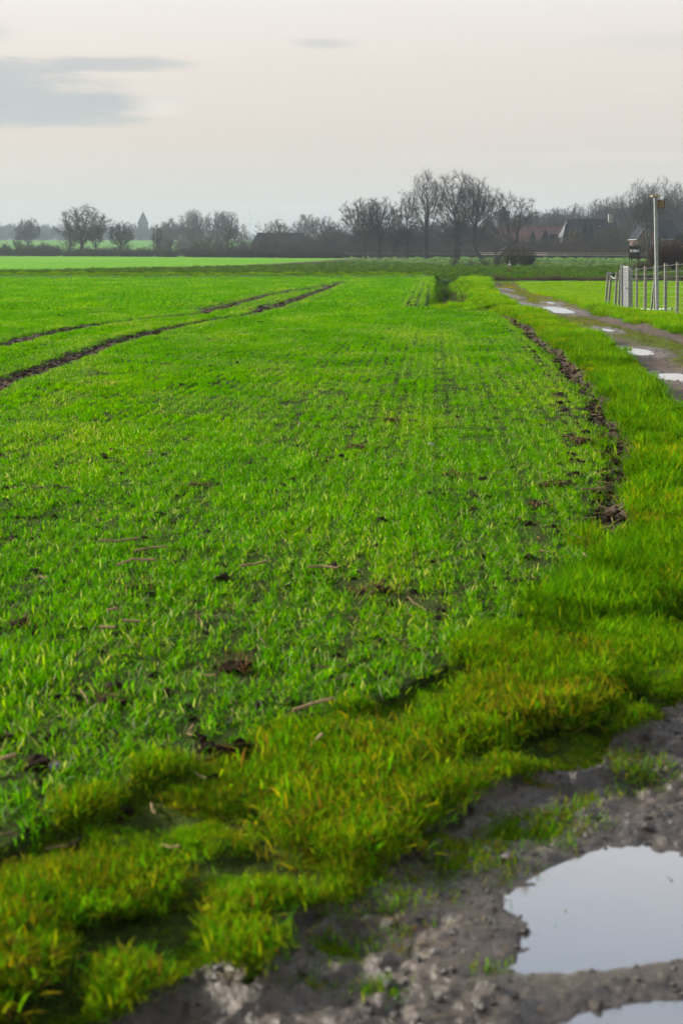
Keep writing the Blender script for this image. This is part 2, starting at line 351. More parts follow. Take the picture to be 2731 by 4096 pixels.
    soil = np.maximum(soil, fur * sm(0.30, 0.55, n1 * 0.4 + n2 * 0.6 + 0.17) * 1.4)
    soil = np.maximum(soil, np.exp(-((x - E + 0.28) / 0.07) ** 2) * sm(9, 11, y) * sm(40, 30, y) * sm(.42, .55, n2))
    hdl = np.exp(-((y - 73.0 - (n1 - .5) * 1.2 - (x + 6) * .02) / 0.45) ** 2) * (x < 3) * sm(0.42, 0.5, fbm(x * .15, y * .15, 41, 2) + .06)
    soil = np.maximum(soil, hdl)
    soil = np.maximum(soil, np.exp(-((x - DI + 1.15) / 0.18) ** 2) * sm(0.5, 0.62, n2) * din)
    frw = np.exp(-(np.abs(x - ev(C_FURR, y, .1)) * 0.45 / 1.0) ** 2) * (y > 104) * (y < 280)
    soil = np.maximum(soil, frw)
    soil = np.clip(soil, 0, 1)
    return z, soil, reg, wet, n1, n2
H_GRID = None
# ground grid: rows evenly spread in the projected height, columns fanned out with distance
offs = np.concatenate([np.arange(1500, 790, -7.0), np.arange(790, 24, -1.35)])
ds = np.concatenate([CAM_H * 1422.25 / offs, 102 * 1.042 ** np.arange(0, 88)])
tt = np.linspace(-1, 1, 620); ss = 0.27 * tt + 0.17 * tt ** 3
GX = ss[None, :] * (ds[:, None] + 4.0); GY = np.repeat(ds[:, None], len(ss), 1)
gz, gsoil, greg, gwet, gn1, gn2 = land(GX, GY)
def ground_z(x, y):
    a = np.atleast_1d(np.asarray(x, float)); b = np.atleast_1d(np.asarray(y, float)); r = land(a, b)[0]
    return float(r[0]) if np.isscalar(x) else r
nr, nc = GX.shape
rgb = np.zeros((nr, nc, 3))
pal = {0: ((0.050, 0.100, 0.014), (0.075, 0.190, 0.012)), 1: ((0.060, 0.075, 0.018), (0.10, 0.19, 0.012)), 2: ((0.040, 0.031, 0.024), (0.078, 0.061, 0.047)),
       3: ((0.12, 0.26, 0.010), (0.15, 0.31, 0.010)), 4: ((0.050, 0.085, 0.020), (0.060, 0.150, 0.020)), 5: ((0.10, 0.31, 0.004), (0.15, 0.36, 0.004)),
       6: ((0.055, 0.10, 0.022), (0.085, 0.17, 0.020)), 7: ((0.08, 0.23, 0.02), (0.09, 0.25, 0.02))}
big = fbm(GX * 0.06, GY * 0.06, 51, 3)
for k, (a, b) in pal.items():
    f = np.clip((gn1 * 0.4 + big * 0.6 - 0.3) * 2.2, 0, 1)[..., None]; c = np.array(a) * (1 - f) + np.array(b) * f
    rgb = np.where((greg == k)[..., None], c, rgb)
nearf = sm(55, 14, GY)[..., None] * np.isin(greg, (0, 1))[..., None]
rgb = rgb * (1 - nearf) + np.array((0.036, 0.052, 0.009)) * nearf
# grassy paddock strip beyond the rail fence, grass strip between the ruts, tongues of moss
padd = ((GY > np.interp(GX, [-60, 15, 40, 70], [352, 296, 245, 236])) & (GY < 445))
rgb = np.where(padd[..., None], np.array((0.10, 0.23, 0.02)), rgb)
RLg, RRg = ev(C_RUTL, GY), ev(C_RUTR, GY)
mid = np.exp(-((GX - (RLg + RRg) / 2 - 0.02) / 0.42) ** 4) * (greg == 2) * sm(5.5, 8, GY)
midk = np.clip(mid * sm(0.34, 0.50, gn1 * 0.5 + gn2 * 0.5 + 0.08), 0, 1)
far_moss = sm(36, 48, GY) * (greg == 2) * sm(0.36, 0.50, gn2)
midk = np.maximum(midk, far_moss * 0.85) * (1 - np.clip(gwet * 1.3, 0, 1))
trkf = ((greg == 2) * sm(7, 14, GY))[..., None]; rgb = rgb * (1 - trkf) + rgb * trkf * np.array((1.75, 1.6, 1.5))
rgb = rgb * (1 - midk[..., None]) + np.array((0.080, 0.115, 0.014)) * midk[..., None]
s3 = (gsoil * (greg != 2))[..., None]
rgb = rgb * (1 - s3) + np.array((0.055, 0.033, 0.020)) * s3
wetv = np.clip(np.where(greg == 2, 0.30 + 0.42 * sm(11, 6, GY) + 0.4 * gwet, 0.0) * (1 - midk) + gsoil * 0.25, 0, 1)
m = bpy.data.materials.new('ground_cover'); m.use_nodes = True; t = NT(m.node_tree); t.t.nodes.clear()
o_ = t.n('ShaderNodeOutputMaterial'); p_ = t.n('ShaderNodeBsdfPrincipled'); t.l(p_.outputs[0], o_.inputs[0])
ac = t.n('ShaderNodeAttribute', attribute_name='Col').outputs['Color']; aw = t.n('ShaderNodeAttribute', attribute_name='wet').outputs['Fac']
co = t.n('ShaderNodeTexCoord').outputs['Object']
nA = t.noise(co, 2.2, 5, 0.65); nB = t.noise(co, 38.0, 4, 0.6); nC = t.noise(co, 9.0, 4, 0.6)
mul = t.ramp(nA, [(0.25, (0.62, 0.62, 0.6)), (0.75, (1.3, 1.28, 1.25))])
mul2 = t.ramp(nB, [(0.3, (0.65, 0.65, 0.66)), (0.7, (1.35, 1.33, 1.3))])
t.l(t.mix(1.0, t.mix(1.0, ac, mul, 'MULTIPLY'), mul2, 'MULTIPLY'), p_.inputs['Base Color'])
rg = t.m('SUBTRACT', 0.92, t.m('MULTIPLY', aw, t.m('ADD', 0.46, t.m('MULTIPLY', t.sstep(nC, 0.38, 0.60), 0.52))))
t.l(rg, p_.inputs['Roughness']); t.l(t.m('ADD', 0.06, t.m('MULTIPLY', aw, 0.62)), p_.inputs['Specular IOR Level'])
bp = t.n('ShaderNodeBump'); bp.inputs['Strength'].default_value = 0.75; bp.inputs['Distance'].default_value = 0.03
nD = t.noise(co, 120.0, 3, 0.6)
t.l(t.m('ADD', t.m('ADD', t.m('MULTIPLY', nB, 0.6), nC), t.m('MULTIPLY', nD, 0.25)), bp.inputs['Height']); t.l(bp.outputs[0], p_.inputs['Normal'])
M_ground = m
idx = np.arange(nr * nc).reshape(nr, nc)
quads = np.stack([idx[:-1, :-1], idx[:-1, 1:], idx[1:, 1:], idx[1:, :-1]], -1).reshape(-1, 4)
freg = greg[:-1, :-1].reshape(-1)
VV = np.stack([GX, GY, gz], -1).reshape(-1, 3); CC = np.concatenate([rgb, np.ones((nr, nc, 1))], -1).reshape(-1, 4); WW = wetv.reshape(-1)
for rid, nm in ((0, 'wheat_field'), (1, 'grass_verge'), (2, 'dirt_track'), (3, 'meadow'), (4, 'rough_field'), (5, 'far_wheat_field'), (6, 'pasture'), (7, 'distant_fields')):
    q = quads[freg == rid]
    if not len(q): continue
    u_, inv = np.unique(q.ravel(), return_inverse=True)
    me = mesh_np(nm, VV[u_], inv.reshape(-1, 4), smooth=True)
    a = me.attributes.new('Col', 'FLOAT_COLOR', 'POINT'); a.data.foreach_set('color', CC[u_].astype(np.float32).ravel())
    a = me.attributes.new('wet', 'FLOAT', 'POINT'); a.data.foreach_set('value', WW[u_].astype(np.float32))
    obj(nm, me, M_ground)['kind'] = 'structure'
GMAX = float(ds[-1])
M_outer = pmat('outlying_grassland', (0.06, 0.13, 0.02), 0.9, 0.3, 0.02)
ob = MB().poly([(-1900, -250, -1.35), (1900, -250, -1.35), (1900, 3700, -1.35), (-1900, 3700, -1.35)]).build('surrounding_land', M_outer); ob['kind'] = 'structure'

# puddle water: level sheets whose shore is where the mud rises through them
mw = bpy.data.materials.new('puddle_water'); mw.use_nodes = True; t = NT(mw.node_tree); t.t.nodes.clear()
o_ = t.n('ShaderNodeOutputMaterial'); d_ = t.n('ShaderNodeBsdfDiffuse'); d_.inputs[0].default_value = (0.075, 0.072, 0.07, 1)
g_ = t.n('ShaderNodeBsdfGlossy'); g_.inputs['Roughness'].default_value = 0.03; g_.inputs[0].default_value = (0.95, 0.97, 1, 1)
fr = t.n('ShaderNodeFresnel'); fr.inputs[0].default_value = 2.3; mx = t.n('ShaderNodeMixShader')
bp = t.n('ShaderNodeBump'); bp.inputs['Strength'].default_value = 0.03; bp.inputs['Distance'].default_value = 0.01
t.l(t.noise(t.n('ShaderNodeTexCoord').outputs['Object'], 7.0, 2), bp.inputs['Height']); t.l(bp.outputs[0], g_.inputs['Normal'])
t.l(t.m('MULTIPLY', fr.outputs[0], 2.3, clamp=True), mx.inputs[0]); t.l(d_.outputs[0], mx.inputs[1]); t.l(g_.outputs[0], mx.inputs[2]); t.l(mx.outputs[0], o_.inputs[0])
def puddle(P):
    cx = sum(p[0] for p in P) / len(P); cyy = sum(p[1] for p in P) / len(P)
    o = MB().poly([(cx + (x - cx) * 1.18, cyy + (y - cyy) * 1.18, WATER_Z) for x, y in P]).build('puddle', mw)
    o['kind'] = 'structure'; return o
for P in PUD_NEAR: puddle(P[::-1])
for xc, dc, wx, wy in ELL:
    puddle([(xc + math.cos(a) * wx * .66, dc + math.sin(a) * wy * .66) for a in np.linspace(0, 2 * math.pi, 20, endpoint=False)])

# ------------------------------------------------------------------ bare trees and shrubs
def nrm(v): return v / np.maximum(np.linalg.norm(v, axis=-1, keepdims=True), 1e-9)
def grow(rng, P, D, L, Rd, K, gnarl, trop, tip=0.35):
    N = len(P); pts = np.empty((N, K + 1, 3)); drs = np.empty((N, K + 1, 3)); pts[:, 0] = P; D = nrm(D); drs[:, 0] = D
    for k in range(K):
        D = nrm(D + rng.normal(0, gnarl, (N, 3)) + np.array([0, 0, trop])); P = P + D * (L / K)[:, None]; pts[:, k + 1] = P; drs[:, k + 1] = D
    rad = Rd[:, None] * (1 - (1 - tip) * np.linspace(0, 1, K + 1)[None, :]); return pts, drs, rad
def fork(rng, pts, drs, rad, L, n, t0, t1, ang, asd, lr, fall, rr):
    N, K1, _ = pts.shape; K = K1 - 1
    tpar = t0 + (t1 - t0) * (np.arange(n)[None, :] + rng.uniform(0, 1, (N, n))) / n
    f = tpar * K; i = np.minimum(f.astype(int), K - 1); g = (f - i)[..., None]; r = np.arange(N)[:, None]
    P = pts[r, i] * (1 - g) + pts[r, i + 1] * g; D = nrm(drs[r, i] * (1 - g) + drs[r, i + 1] * g); rd = rad[r, i] * (1 - g[..., 0]) + rad[r, i + 1] * g[..., 0]
    az = np.arange(n)[None, :] * 2.39996 + rng.uniform(0, 6.28, (N, 1)) + rng.normal(0, .4, (N, n))
    ref = np.where(np.abs(D[..., 2:3]) < 0.9, np.array([0, 0, 1.0]), np.array([1.0, 0, 0])); U = nrm(np.cross(D, ref)); V = np.cross(D, U)
    a = np.radians(rng.normal(ang, asd, (N, n)))[..., None]
    D2 = D * np.cos(a) + (U * np.cos(az)[..., None] + V * np.sin(az)[..., None]) * np.sin(a)
    L2 = L[:, None] * lr * (1 - fall * (tpar - t0) / max(t1 - t0, .01)) * rng.uniform(.7, 1.25, (N, n))
    return P.reshape(-1, 3), D2.reshape(-1, 3), L2.ravel(), (rd * rr).ravel()
def tubes(pts, rad, S):
    N, K1, _ = pts.shape; T = np.gradient(pts, axis=1); T = nrm(T)
    ref = np.where(np.abs(T[..., 2:3]) < 0.9, np.array([0, 0, 1.0]), np.array([1.0, 0, 0])); U = nrm(np.cross(T, ref)); V = np.cross(T, U)
    if S == 2:
        ph = np.random.default_rng(N).uniform(0, 6.28, (N, 1, 1)); W = U * np.cos(ph) + V * np.sin(ph)
        vs = np.stack([pts - W * rad[..., None], pts + W * rad[..., None]], 2)
    else:
        a = np.arange(S) * 2 * math.pi / S
        vs = pts[:, :, None, :] + (U[:, :, None, :] * np.cos(a)[:, None] + V[:, :, None, :] * np.sin(a)[:, None]) * rad[..., None, None]
    ix = np.arange(N * K1 * S).reshape(N, K1, S)
    if S == 2: q = np.stack([ix[:, :-1, 0], ix[:, :-1, 1], ix[:, 1:, 1], ix[:, 1:, 0]], -1)
    else: q = np.stack([ix[:, :-1], np.roll(ix, -1, 2)[:, :-1], np.roll(ix, -1, 2)[:, 1:], ix[:, 1:]], -1)
    return vs.reshape(-1, 3), q.reshape(-1, 4)
def join(parts):
    v = []; q = []; b = 0
    for a, c in parts: v.append(a); q.append(c + b); b += len(a)
    return np.concatenate(v), np.concatenate(q)
STY = {  # trunk share, K, gnarl, lean/trop, limbs(n,t0,t1,ang,asd,len,fall,rad), branches..., twigs...
 'oak':   dict(tr=.42, tg=.06, limbs=(11, .5, 1., 52, 16, 1.25, .25, .62), lg=.17, lt=.05, br=(8, .25, 1., 46, 14, .46, .3, .6), bg=.2, bt=.05, tw=(8, .15, 1., 44, 14, .50, .3, .6), fn=(6, .1, 1., 40, 15, .55, .3, .7)),
 'ash':   dict(tr=.80, tg=.04, limbs=(15, .30, 1., 44, 9, .52, .55, .55), lg=.09, lt=.09, br=(8, .2, 1., 38, 10, .48, .35, .6), bg=.13, bt=.07, tw=(7, .15, 1., 36, 12, .52, .3, .6), fn=(6, .1, 1., 36, 14, .55, .3, .7)),
 'fork':  dict(tr=.36, tg=.05, limbs=(7, .62, 1., 30, 10, 1.55, .15, .70), lg=.10, lt=.07, br=(10, .15, 1., 46, 13, .42, .3, .55), bg=.16, bt=.06, tw=(8, .15, 1., 42, 12, .50, .3, .6), fn=(6, .1, 1., 40, 15, .55, .3, .7)),
 'slim':  dict(tr=.90, tg=.04, limbs=(16, .25, 1., 42, 10, .28, .55, .5), lg=.12, lt=.08, br=(6, .2, 1., 38, 10, .5, .3, .6), bg=.15, bt=.07, tw=(6, .15, 1., 36, 12, .55, .3, .6), fn=(4, .1, 1., 36, 14, .6, .3, .7)),
 'larch': dict(tr=.98, tg=.01, limbs=(26, .18, 1., 72, 8, .24, .85, .35), lg=.06, lt=.04, br=(6, .2, 1., 50, 12, .35, .3, .6), bg=.1, bt=.02, tw=(4, .15, 1., 46, 12, .5, .3, .6), fn=(3, .1, 1., 36, 14, .6, .3, .7)),
}
def envelope(rng, H, W, tv, cv, ends, cx=0.0):
    # even the crown out to a lumpy dome: scale every direction to the reach of an egg-shaped hull
    c = np.array([cx, 0, H * .56]); n = 70; i = np.arange(n) + .5
    ph = np.arccos(1 - 2 * i / n); th = math.pi * (1 + 5 ** .5) * i; F = np.stack([np.cos(th) * np.sin(ph), np.sin(th) * np.sin(ph), np.cos(ph)], -1)
    d = ends - c; r = np.linalg.norm(d, axis=1); u = d / r[:, None]; near = u @ F.T; R95 = np.array([np.percentile(r[near[:, k] > .88], 92) if (near[:, k] > .88).sum() > 6 else np.nan for k in range(n)])
    E = 1 / np.sqrt((F[:, 0] ** 2 + F[:, 1] ** 2) / (W / 2) ** 2 + F[:, 2] ** 2 / (np.where(F[:, 2] > 0, .46, .34) * H) ** 2); E = E * rng.uniform(.88, 1.1, n)
    S = np.where(np.isnan(R95), 1.0, E / np.where(np.isnan(R95), 1, R95)); S = np.clip(S, .45, 2.4)
    for v in (tv, cv, ends):
        d = v - c; r = np.maximum(np.linalg.norm(d, axis=1), 1e-6); wgt = np.exp(9 * ((d / r[:, None]) @ F.T)); k = (wgt * S).sum(1) / wgt.sum(1)
        f = sm(.12, .38, v[:, 2] / H) * sm(.0, .5, r / (W / 2)); v[:] = c + d * (1 + (k - 1) * f)[:, None]
def tree_mesh(seed, style, H, W, r0, lean=(0, 0), fine=1.0, bend=None, dome=True):
    rng = np.random.default_rng(seed); s = STY[style]; parts_t = []; parts_c = []
    h = H * s['tr']; K = 9
    if bend is not None:
        b = np.array(bend, float); tt_ = np.linspace(0, 1, K + 1); pts = np.stack([np.interp(tt_, b[:, 2], b[:, 0]), np.interp(tt_, b[:, 2], b[:, 1]), tt_ * h], -1)[None]
        pts[0, 1:, :2] += np.cumsum(rng.normal(0, .03, (K, 2)), 0); drs = nrm(np.gradient(pts, axis=1)); rad = np.linspace(r0, r0 * .55, K + 1)[None]; L = np.array([h])
    else:
        L = np.array([h]); pts, drs, rad = grow(rng, np.zeros((1, 3)), np.array([[lean[0], lean[1], 1.0]]), L, np.array([r0]), K, s['tg'], 0.02, .5 if s['tr'] < .6 else .12)
    rad = rad.copy(); rad[:, 0] *= 1.45; rad[:, 1] *= 1.08
    parts_t.append(tubes(pts, rad, 8))
    a = fork(rng, pts, drs, rad, L, *s['limbs']); L1 = a[2]; pts, drs, rad = grow(rng, *a, 7, s['lg'], s['lt'], .3); parts_t.append(tubes(pts, rad, 5))
    a = fork(rng, pts, drs, rad, L1, *s['br']); L2 = a[2]; rr = np.maximum(a[3], .03); pts2, drs2, rad2 = grow(rng, a[0], a[1], L2, rr, 5, s['bg'], s['bt'], .35); parts_c.append(tubes(pts2, rad2, 3))
    a = fork(rng, pts2, drs2, rad2, L2, *s['tw']); L3 = a[2]; rr = np.maximum(a[3] * .8, .012) * fine; pts3, drs3, rad3 = grow(rng, a[0], a[1], L3, rr, 3, .2, .05, .5); parts_c.append(tubes(pts3, rad3, 2))
    fn = list(s['fn'])
    a = fork(rng, pts3, drs3, rad3, L3, *fn); L4 = a[2]; rr = np.full(len(L4), .0075) * fine; pts4, drs4, rad4 = grow(rng, a[0], a[1], L4, rr, 2, .2, .05, .4); parts_c.append(tubes(pts4, rad4, 2))
    tv, tq = join(parts_t); cv, cq = join(parts_c); ends = pts4[:, -1].copy()
    cx = 0.0 if bend is None else bend[-1][0] * .8
    if dome: envelope(rng, H, W, tv, cv, ends, cx)
    zmax = np.percentile(cv[:, 2], 99.5); xs = np.percentile(np.abs(cv[:, 0] - cx), 93)
    sx = W / 2 / xs; sz = H / zmax
    k = sm(.0, .12, tv[:, 2] / H)
    for v in (tv, cv):
        f = sm(0.02, .3, v[:, 2] / H)[:, None]; v[:, :2] *= 1 + (sx - 1) * f; v[:, 2] *= sz
    f = sm(0.02, .3, ends[:, 2] / H)[:, None]; ends[:, :2] *= 1 + (sx - 1) * f; ends[:, 2] *= sz
    return mesh_np('trunk', tv, tq, smooth=True), mesh_np('crown', cv, cq), ends, tv
SHAPE = {  # clear trunk share, crown bottom, widest height, lower taper, upward pull, gnarl, shell bias
 'oak': (.24, .20, .55, .9, .05, .34, 2.3), 'ash': (.30, .17, .60, 1.3, .30, .20, 2.5), 'fork': (.22, .20, .62, 1.4, .22, .26, 2.4), 'slim': (.42, .16, .55, 1.2, .25, .22, 2.6)}
def col_tree(seed, style, H, W, r0, lean=(0, 0), fine=1.0, bend=None, natt=650, twn=5, twl=.064):
    """bare tree grown by space colonisation: limbs reach for points spread through an uneven crown hull"""
    rng = np.random.default_rng(seed); ct, zb, zw, tp_, trop, gn, sb_ = SHAPE[style]; stp = H * .018
    # points that attract growth, in a lumpy egg-shaped crown
    n = natt * 3; u = nrm(rng.normal(0, 1, (n, 3))); rad = rng.uniform(0, 1, n) ** (1 / sb_); az = np.arctan2(u[:, 1], u[:, 0])
    lum = 1 + .13 * np.sin(az * 2 + seed) + .10 * np.sin(az * 5 + u[:, 2] * 4 + seed * 2) + .10 * np.sin(u[:, 2] * 7 + az * 3 + seed)
    P = u * (rad * np.clip(lum, .72, 1.12))[:, None]; z = np.where(P[:, 2] > 0, zw + P[:, 2] * (1 - zw), zw + P[:, 2] * (zw - zb)); k = np.where(P[:, 2] < 0, (1 + P[:, 2]).clip(.12, 1) ** (tp_ - .55), 1)
    cx, cy0 = (bend[-1][0] * .75, 0) if bend is not None else (lean[0] * H * .45, lean[1] * H * .45)
    A = np.stack([P[:, 0] * k * W / 2 + cx * np.clip(z * 1.6, 0, 1), P[:, 1] * k * W / 2 + cy0 * np.clip(z * 1.6, 0, 1), z * H], -1)
    gap = fbm(A[:, 0] / (W * .16) + 31, A[:, 2] / (W * .16) + A[:, 1] / (W * .2), seed, 2); A = A[gap > .36][:natt]
    m_ = max(4, int(ct * H / stp)); t_ = np.linspace(0, 1, m_)
    if bend is not None:
        b = np.array(bend, float); tr = np.stack([np.interp(t_, b[:, 2], b[:, 0]), np.interp(t_, b[:, 2], b[:, 1]), t_ * ct * H * 1.15], -1)
    else: tr = np.stack([lean[0] * t_ * ct * H, lean[1] * t_ * ct * H, t_ * ct * H], -1)
    tr[1:, :2] += np.cumsum(rng.normal(0, stp * .10, (m_ - 1, 2)), 0)
    pos = [tr]; par = [np.arange(-1, m_ - 1)]; kids = np.zeros(9000, int); N = m_; allp = np.zeros((9000, 3)); allp[:N] = tr; pr_ = np.full(9000, -1); pr_[:N] = np.arange(-1, N - 1)
    d = np.linalg.norm(A[:, None] - tr[None], axis=2); ni = d.argmin(1); nd = d.min(1); live = np.ones(len(A), bool); dk = stp * 1.7
    for it in range(110):
        if live.sum() < 4 or N > 7000: break
        L = np.where(live)[0]; v = nrm(A[L] - allp[ni[L]]); acc = np.zeros((N, 3)); np.add.at(acc, ni[L], v); g = np.where(np.abs(acc).sum(1) > 0)[0]; g = g[kids[g] < 3]
        if not len(g): break
        back = nrm(allp[g] - allp[np.maximum(pr_[g], 0)]); dr = nrm(nrm(acc[g]) + rng.normal(0, gn, (len(g), 3)) + np.array([0, 0, trop]) + back * .45); new = allp[g] + dr * stp
        kids[g] += 1; n0 = N; allp[N:N + len(g)] = new; pr_[N:N + len(g)] = g; N += len(g)
        dd = np.linalg.norm(A[L][:, None] - new[None], axis=2); j = dd.argmin(1); mn = dd[np.arange(len(L)), j]; better = mn < nd[L]; nd[L[better]] = mn[better]; ni[L[better]] = n0 + j[better]; live[L] = nd[L] > dk
    X = allp[:N]; pr = pr_[:N]; cnt = np.zeros(N); hasch = np.zeros(N, bool); hasch[pr[1:]] = True; cnt[~hasch] = 1
    for i in range(N - 1, 0, -1): cnt[pr[i]] += cnt[i]
    rt = .011 * fine; g_ = math.log(max(r0, rt * 2) / rt) / math.log(max(cnt[0], 3)); rad = rt * cnt ** g_; rad = np.minimum(rad, r0)
    X = X.copy(); i = np.arange(1, N); sub = X[pr[i]]; X[i] = X[i] * .8 + sub * .2 if False else X[i]
    rb = rad.copy(); rb[0] *= 1.5; rb[1] *= 1.15; seg = np.stack([X[pr[1:]], X[1:]], 1); rs = np.stack([np.minimum(rb[pr[1:]], rb[1:] * 1.35), rb[1:]], 1); rs[0, 0] = rb[0]
    big = rad[1:] > max(.07, r0 * .2); tv, tq = tubes(seg[big], rs[big], 6); parts = [tubes(seg[~big], rs[~big], 3)]
    tipn = np.where(cnt <= 8)[0]; tipn = tipn[tipn > m_]; q = np.repeat(tipn, twn); dr = nrm(X[q] - X[pr[q]]); D = nrm(dr + rng.normal(0, .55, (len(q), 3)) + np.array([0, 0, .18])); L4 = H * twl * rng.uniform(.5, 1.3, len(q))
    p4, d4, r4 = grow(rng, X[q], D, L4, np.full(len(q), .0085 * fine), 2, .22, .08, .35); parts.append(tubes(p4, r4, 2))
    cv, cq = join(parts); ends = p4[:, -1].copy(); sz = H / np.percentile(cv[:, 2], 99.6); xs = np.percentile(np.abs(cv[:, 0] - cx), 97); sx = np.clip(W / 2 / xs, .7, 1.4)
    for v in (tv, cv, ends): v[:, 2] *= sz; v[:, 0] += (v[:, 0] - cx) * (sx - 1) * sm(.25, .6, v[:, 2] / H)
    return mesh_np('trunk', tv, tq, smooth=True), mesh_np('crown', cv, cq), ends, tv
def leaf_cloud(rng, C, size, cols, flat=0.0):
    n = len(C); U = nrm(rng.normal(0, 1, (n, 3))); Vv = nrm(np.cross(U, rng.normal(0, 1, (n, 3)))); s = size * rng.uniform(.6, 1.3, (n, 1))
    v = np.stack([C - U * s, C + Vv * s * .6, C + U * s, C - Vv * s * .6], 1).reshape(-1, 3); q = np.arange(n * 4).reshape(-1, 4)
    me = mesh_np('leaves', v, q); cc = np.array(cols)[rng.integers(0, len(cols), n)] * rng.uniform(.7, 1.3, (n, 1)); cc = np.repeat(np.concatenate([cc, np.ones((n, 1))], 1), 4, 0)
    a = me.attributes.new('Col', 'FLOAT_COLOR', 'POINT'); a.data.foreach_set('color', cc.astype(np.float32).ravel()); return me
M_dleaf = leaf_mat('retained_leaf', 0.8, 0.25, (1.1, 1.0, .8), tint=False, spec=0.04)
def hill(x, y): return ground_z(float(x), float(y))
def place_tree(px, D, top, wpx, style, seed, label, name='bare_tree', r=None, lean=(0, 0), leaves=0, ivy=0, group=None, twig=None, bend=None, rz=0, fine=None, natt=None):
    x = pxx(px, D); zb = hill(x, D) - .05; H = CAM_H - (top - HOR) / FPX * D - zb; W = wpx / FPX * D; r = r or H * .02
    if style == 'larch': tm, cm, ends, tv = tree_mesh(seed, style, H, W, r, lean, max(2.0, D / 150), bend, dome=False)
    else: tm, cm, ends, tv = col_tree(seed, style, H, W, r, lean, fine or max(1.7, D / 205), bend, natt or int(np.clip(W * H * 11, 260, 1700)))
    e = empty(name, (x, D, zb), rz, label=label, cat='tree', group=group)
    obj('trunk', tm, M_bark, e); obj('crown', cm, twig or M_twig, e); rng = np.random.default_rng(seed + 5)
    if leaves:
        k = rng.integers(0, len(ends), leaves); sel = ends[k] + rng.normal(0, .12, (leaves, 3))
        obj('dead_leaves', leaf_cloud(rng, sel, .16, [(0.075, 0.040, 0.026), (0.10, 0.055, 0.03)]), M_dleaf, e)
    if ivy:
        k = rng.integers(0, len(tv), ivy * 4); sel = tv[k]; sel = sel[(sel[:, 2] < H * .62) & (np.hypot(sel[:, 0], sel[:, 1]) < W * .16)][:ivy]
        sel = sel + rng.normal(0, .22, sel.shape); sel[:, 2] = np.maximum(sel[:, 2], .2)
        obj('ivy', leaf_cloud(rng, sel, .16, [(0.022, 0.045, 0.018), (0.03, 0.055, 0.02)]), M_ever, e)
    return e
def copy_tree(src, px, D, top, label, rz=0, group=None, wmul=1.0):
    x = pxx(px, D); zb = hill(x, D) - .05; H = CAM_H - (top - HOR) / FPX * D - zb
    h0 = max(v for c in src.children if c.name.startswith('crown') for v in [c.dimensions.z or 1]) if False else src['height']
    s = H / h0; c = src.copy(); COL.objects.link(c); c.location = (x, D, zb); c.rotation_euler = (0, 0, rz); c.scale = (s * wmul, s * wmul, s); c['label'] = label
    if group: c['group'] = group
    for ch in src.children: k = ch.copy(); COL.objects.link(k); k.parent = c
    return c
def shrub_mesh(seed, H, W, n=16, fine=1.0, spread=34, dens=1.0):
    rng = np.random.default_rng(seed); az = rng.uniform(0, 6.28, n); tl = np.radians(np.abs(rng.normal(spread, 14, n)))
    D = np.stack([np.cos(az) * np.sin(tl), np.sin(az) * np.sin(tl), np.cos(tl)], -1); P = np.stack([np.cos(az), np.sin(az), np.zeros(n)], -1) * rng.uniform(0, .08 * W, (n, 1))
    L = rng.uniform(.7, 1.1, n) * H; st, sd, sr = grow(rng, P, D, L, np.full(n, max(.02, H * .011)), 6, .12, .05, .35)
    a = fork(rng, st, sd, sr, L, int(8 * dens), .12, 1., 40, 14, .42, .4, .55); L2 = a[2]; b, bd, br = grow(rng, a[0], a[1], L2, np.maximum(a[3], .010) * fine, 4, .17, .06, .4)
    a = fork(rng, b, bd, br, L2, int(7 * dens), .1, 1., 38, 14, .5, .3, .6); c, cd, cr = grow(rng, a[0], a[1], a[2], np.full(len(a[2]), .0075) * fine, 3, .2, .05, .4)
    a = fork(rng, c, cd, cr, a[2], 3, .1, 1., 38, 14, .55, .3, .6); d, dd, dr = grow(rng, a[0], a[1], a[2], np.full(len(a[2]), .006) * fine, 2, .2, .05, .4)
    sv_, sq = tubes(st, sr, 4); v, q = join([tubes(b, br, 3), tubes(c, cr, 2), tubes(d, dr, 2)])
    sx = W / 2 / np.percentile(np.hypot(v[:, 0], v[:, 1]), 97); sz = H / np.percentile(v[:, 2], 99.5)
    for k in (sv_, v): k[:, :2] *= sx; k[:, 2] = np.maximum(k[:, 2] * sz, -0.03)
    return mesh_np('stems', sv_, sq), mesh_np('twigs', v, q)
SHRUB = {}
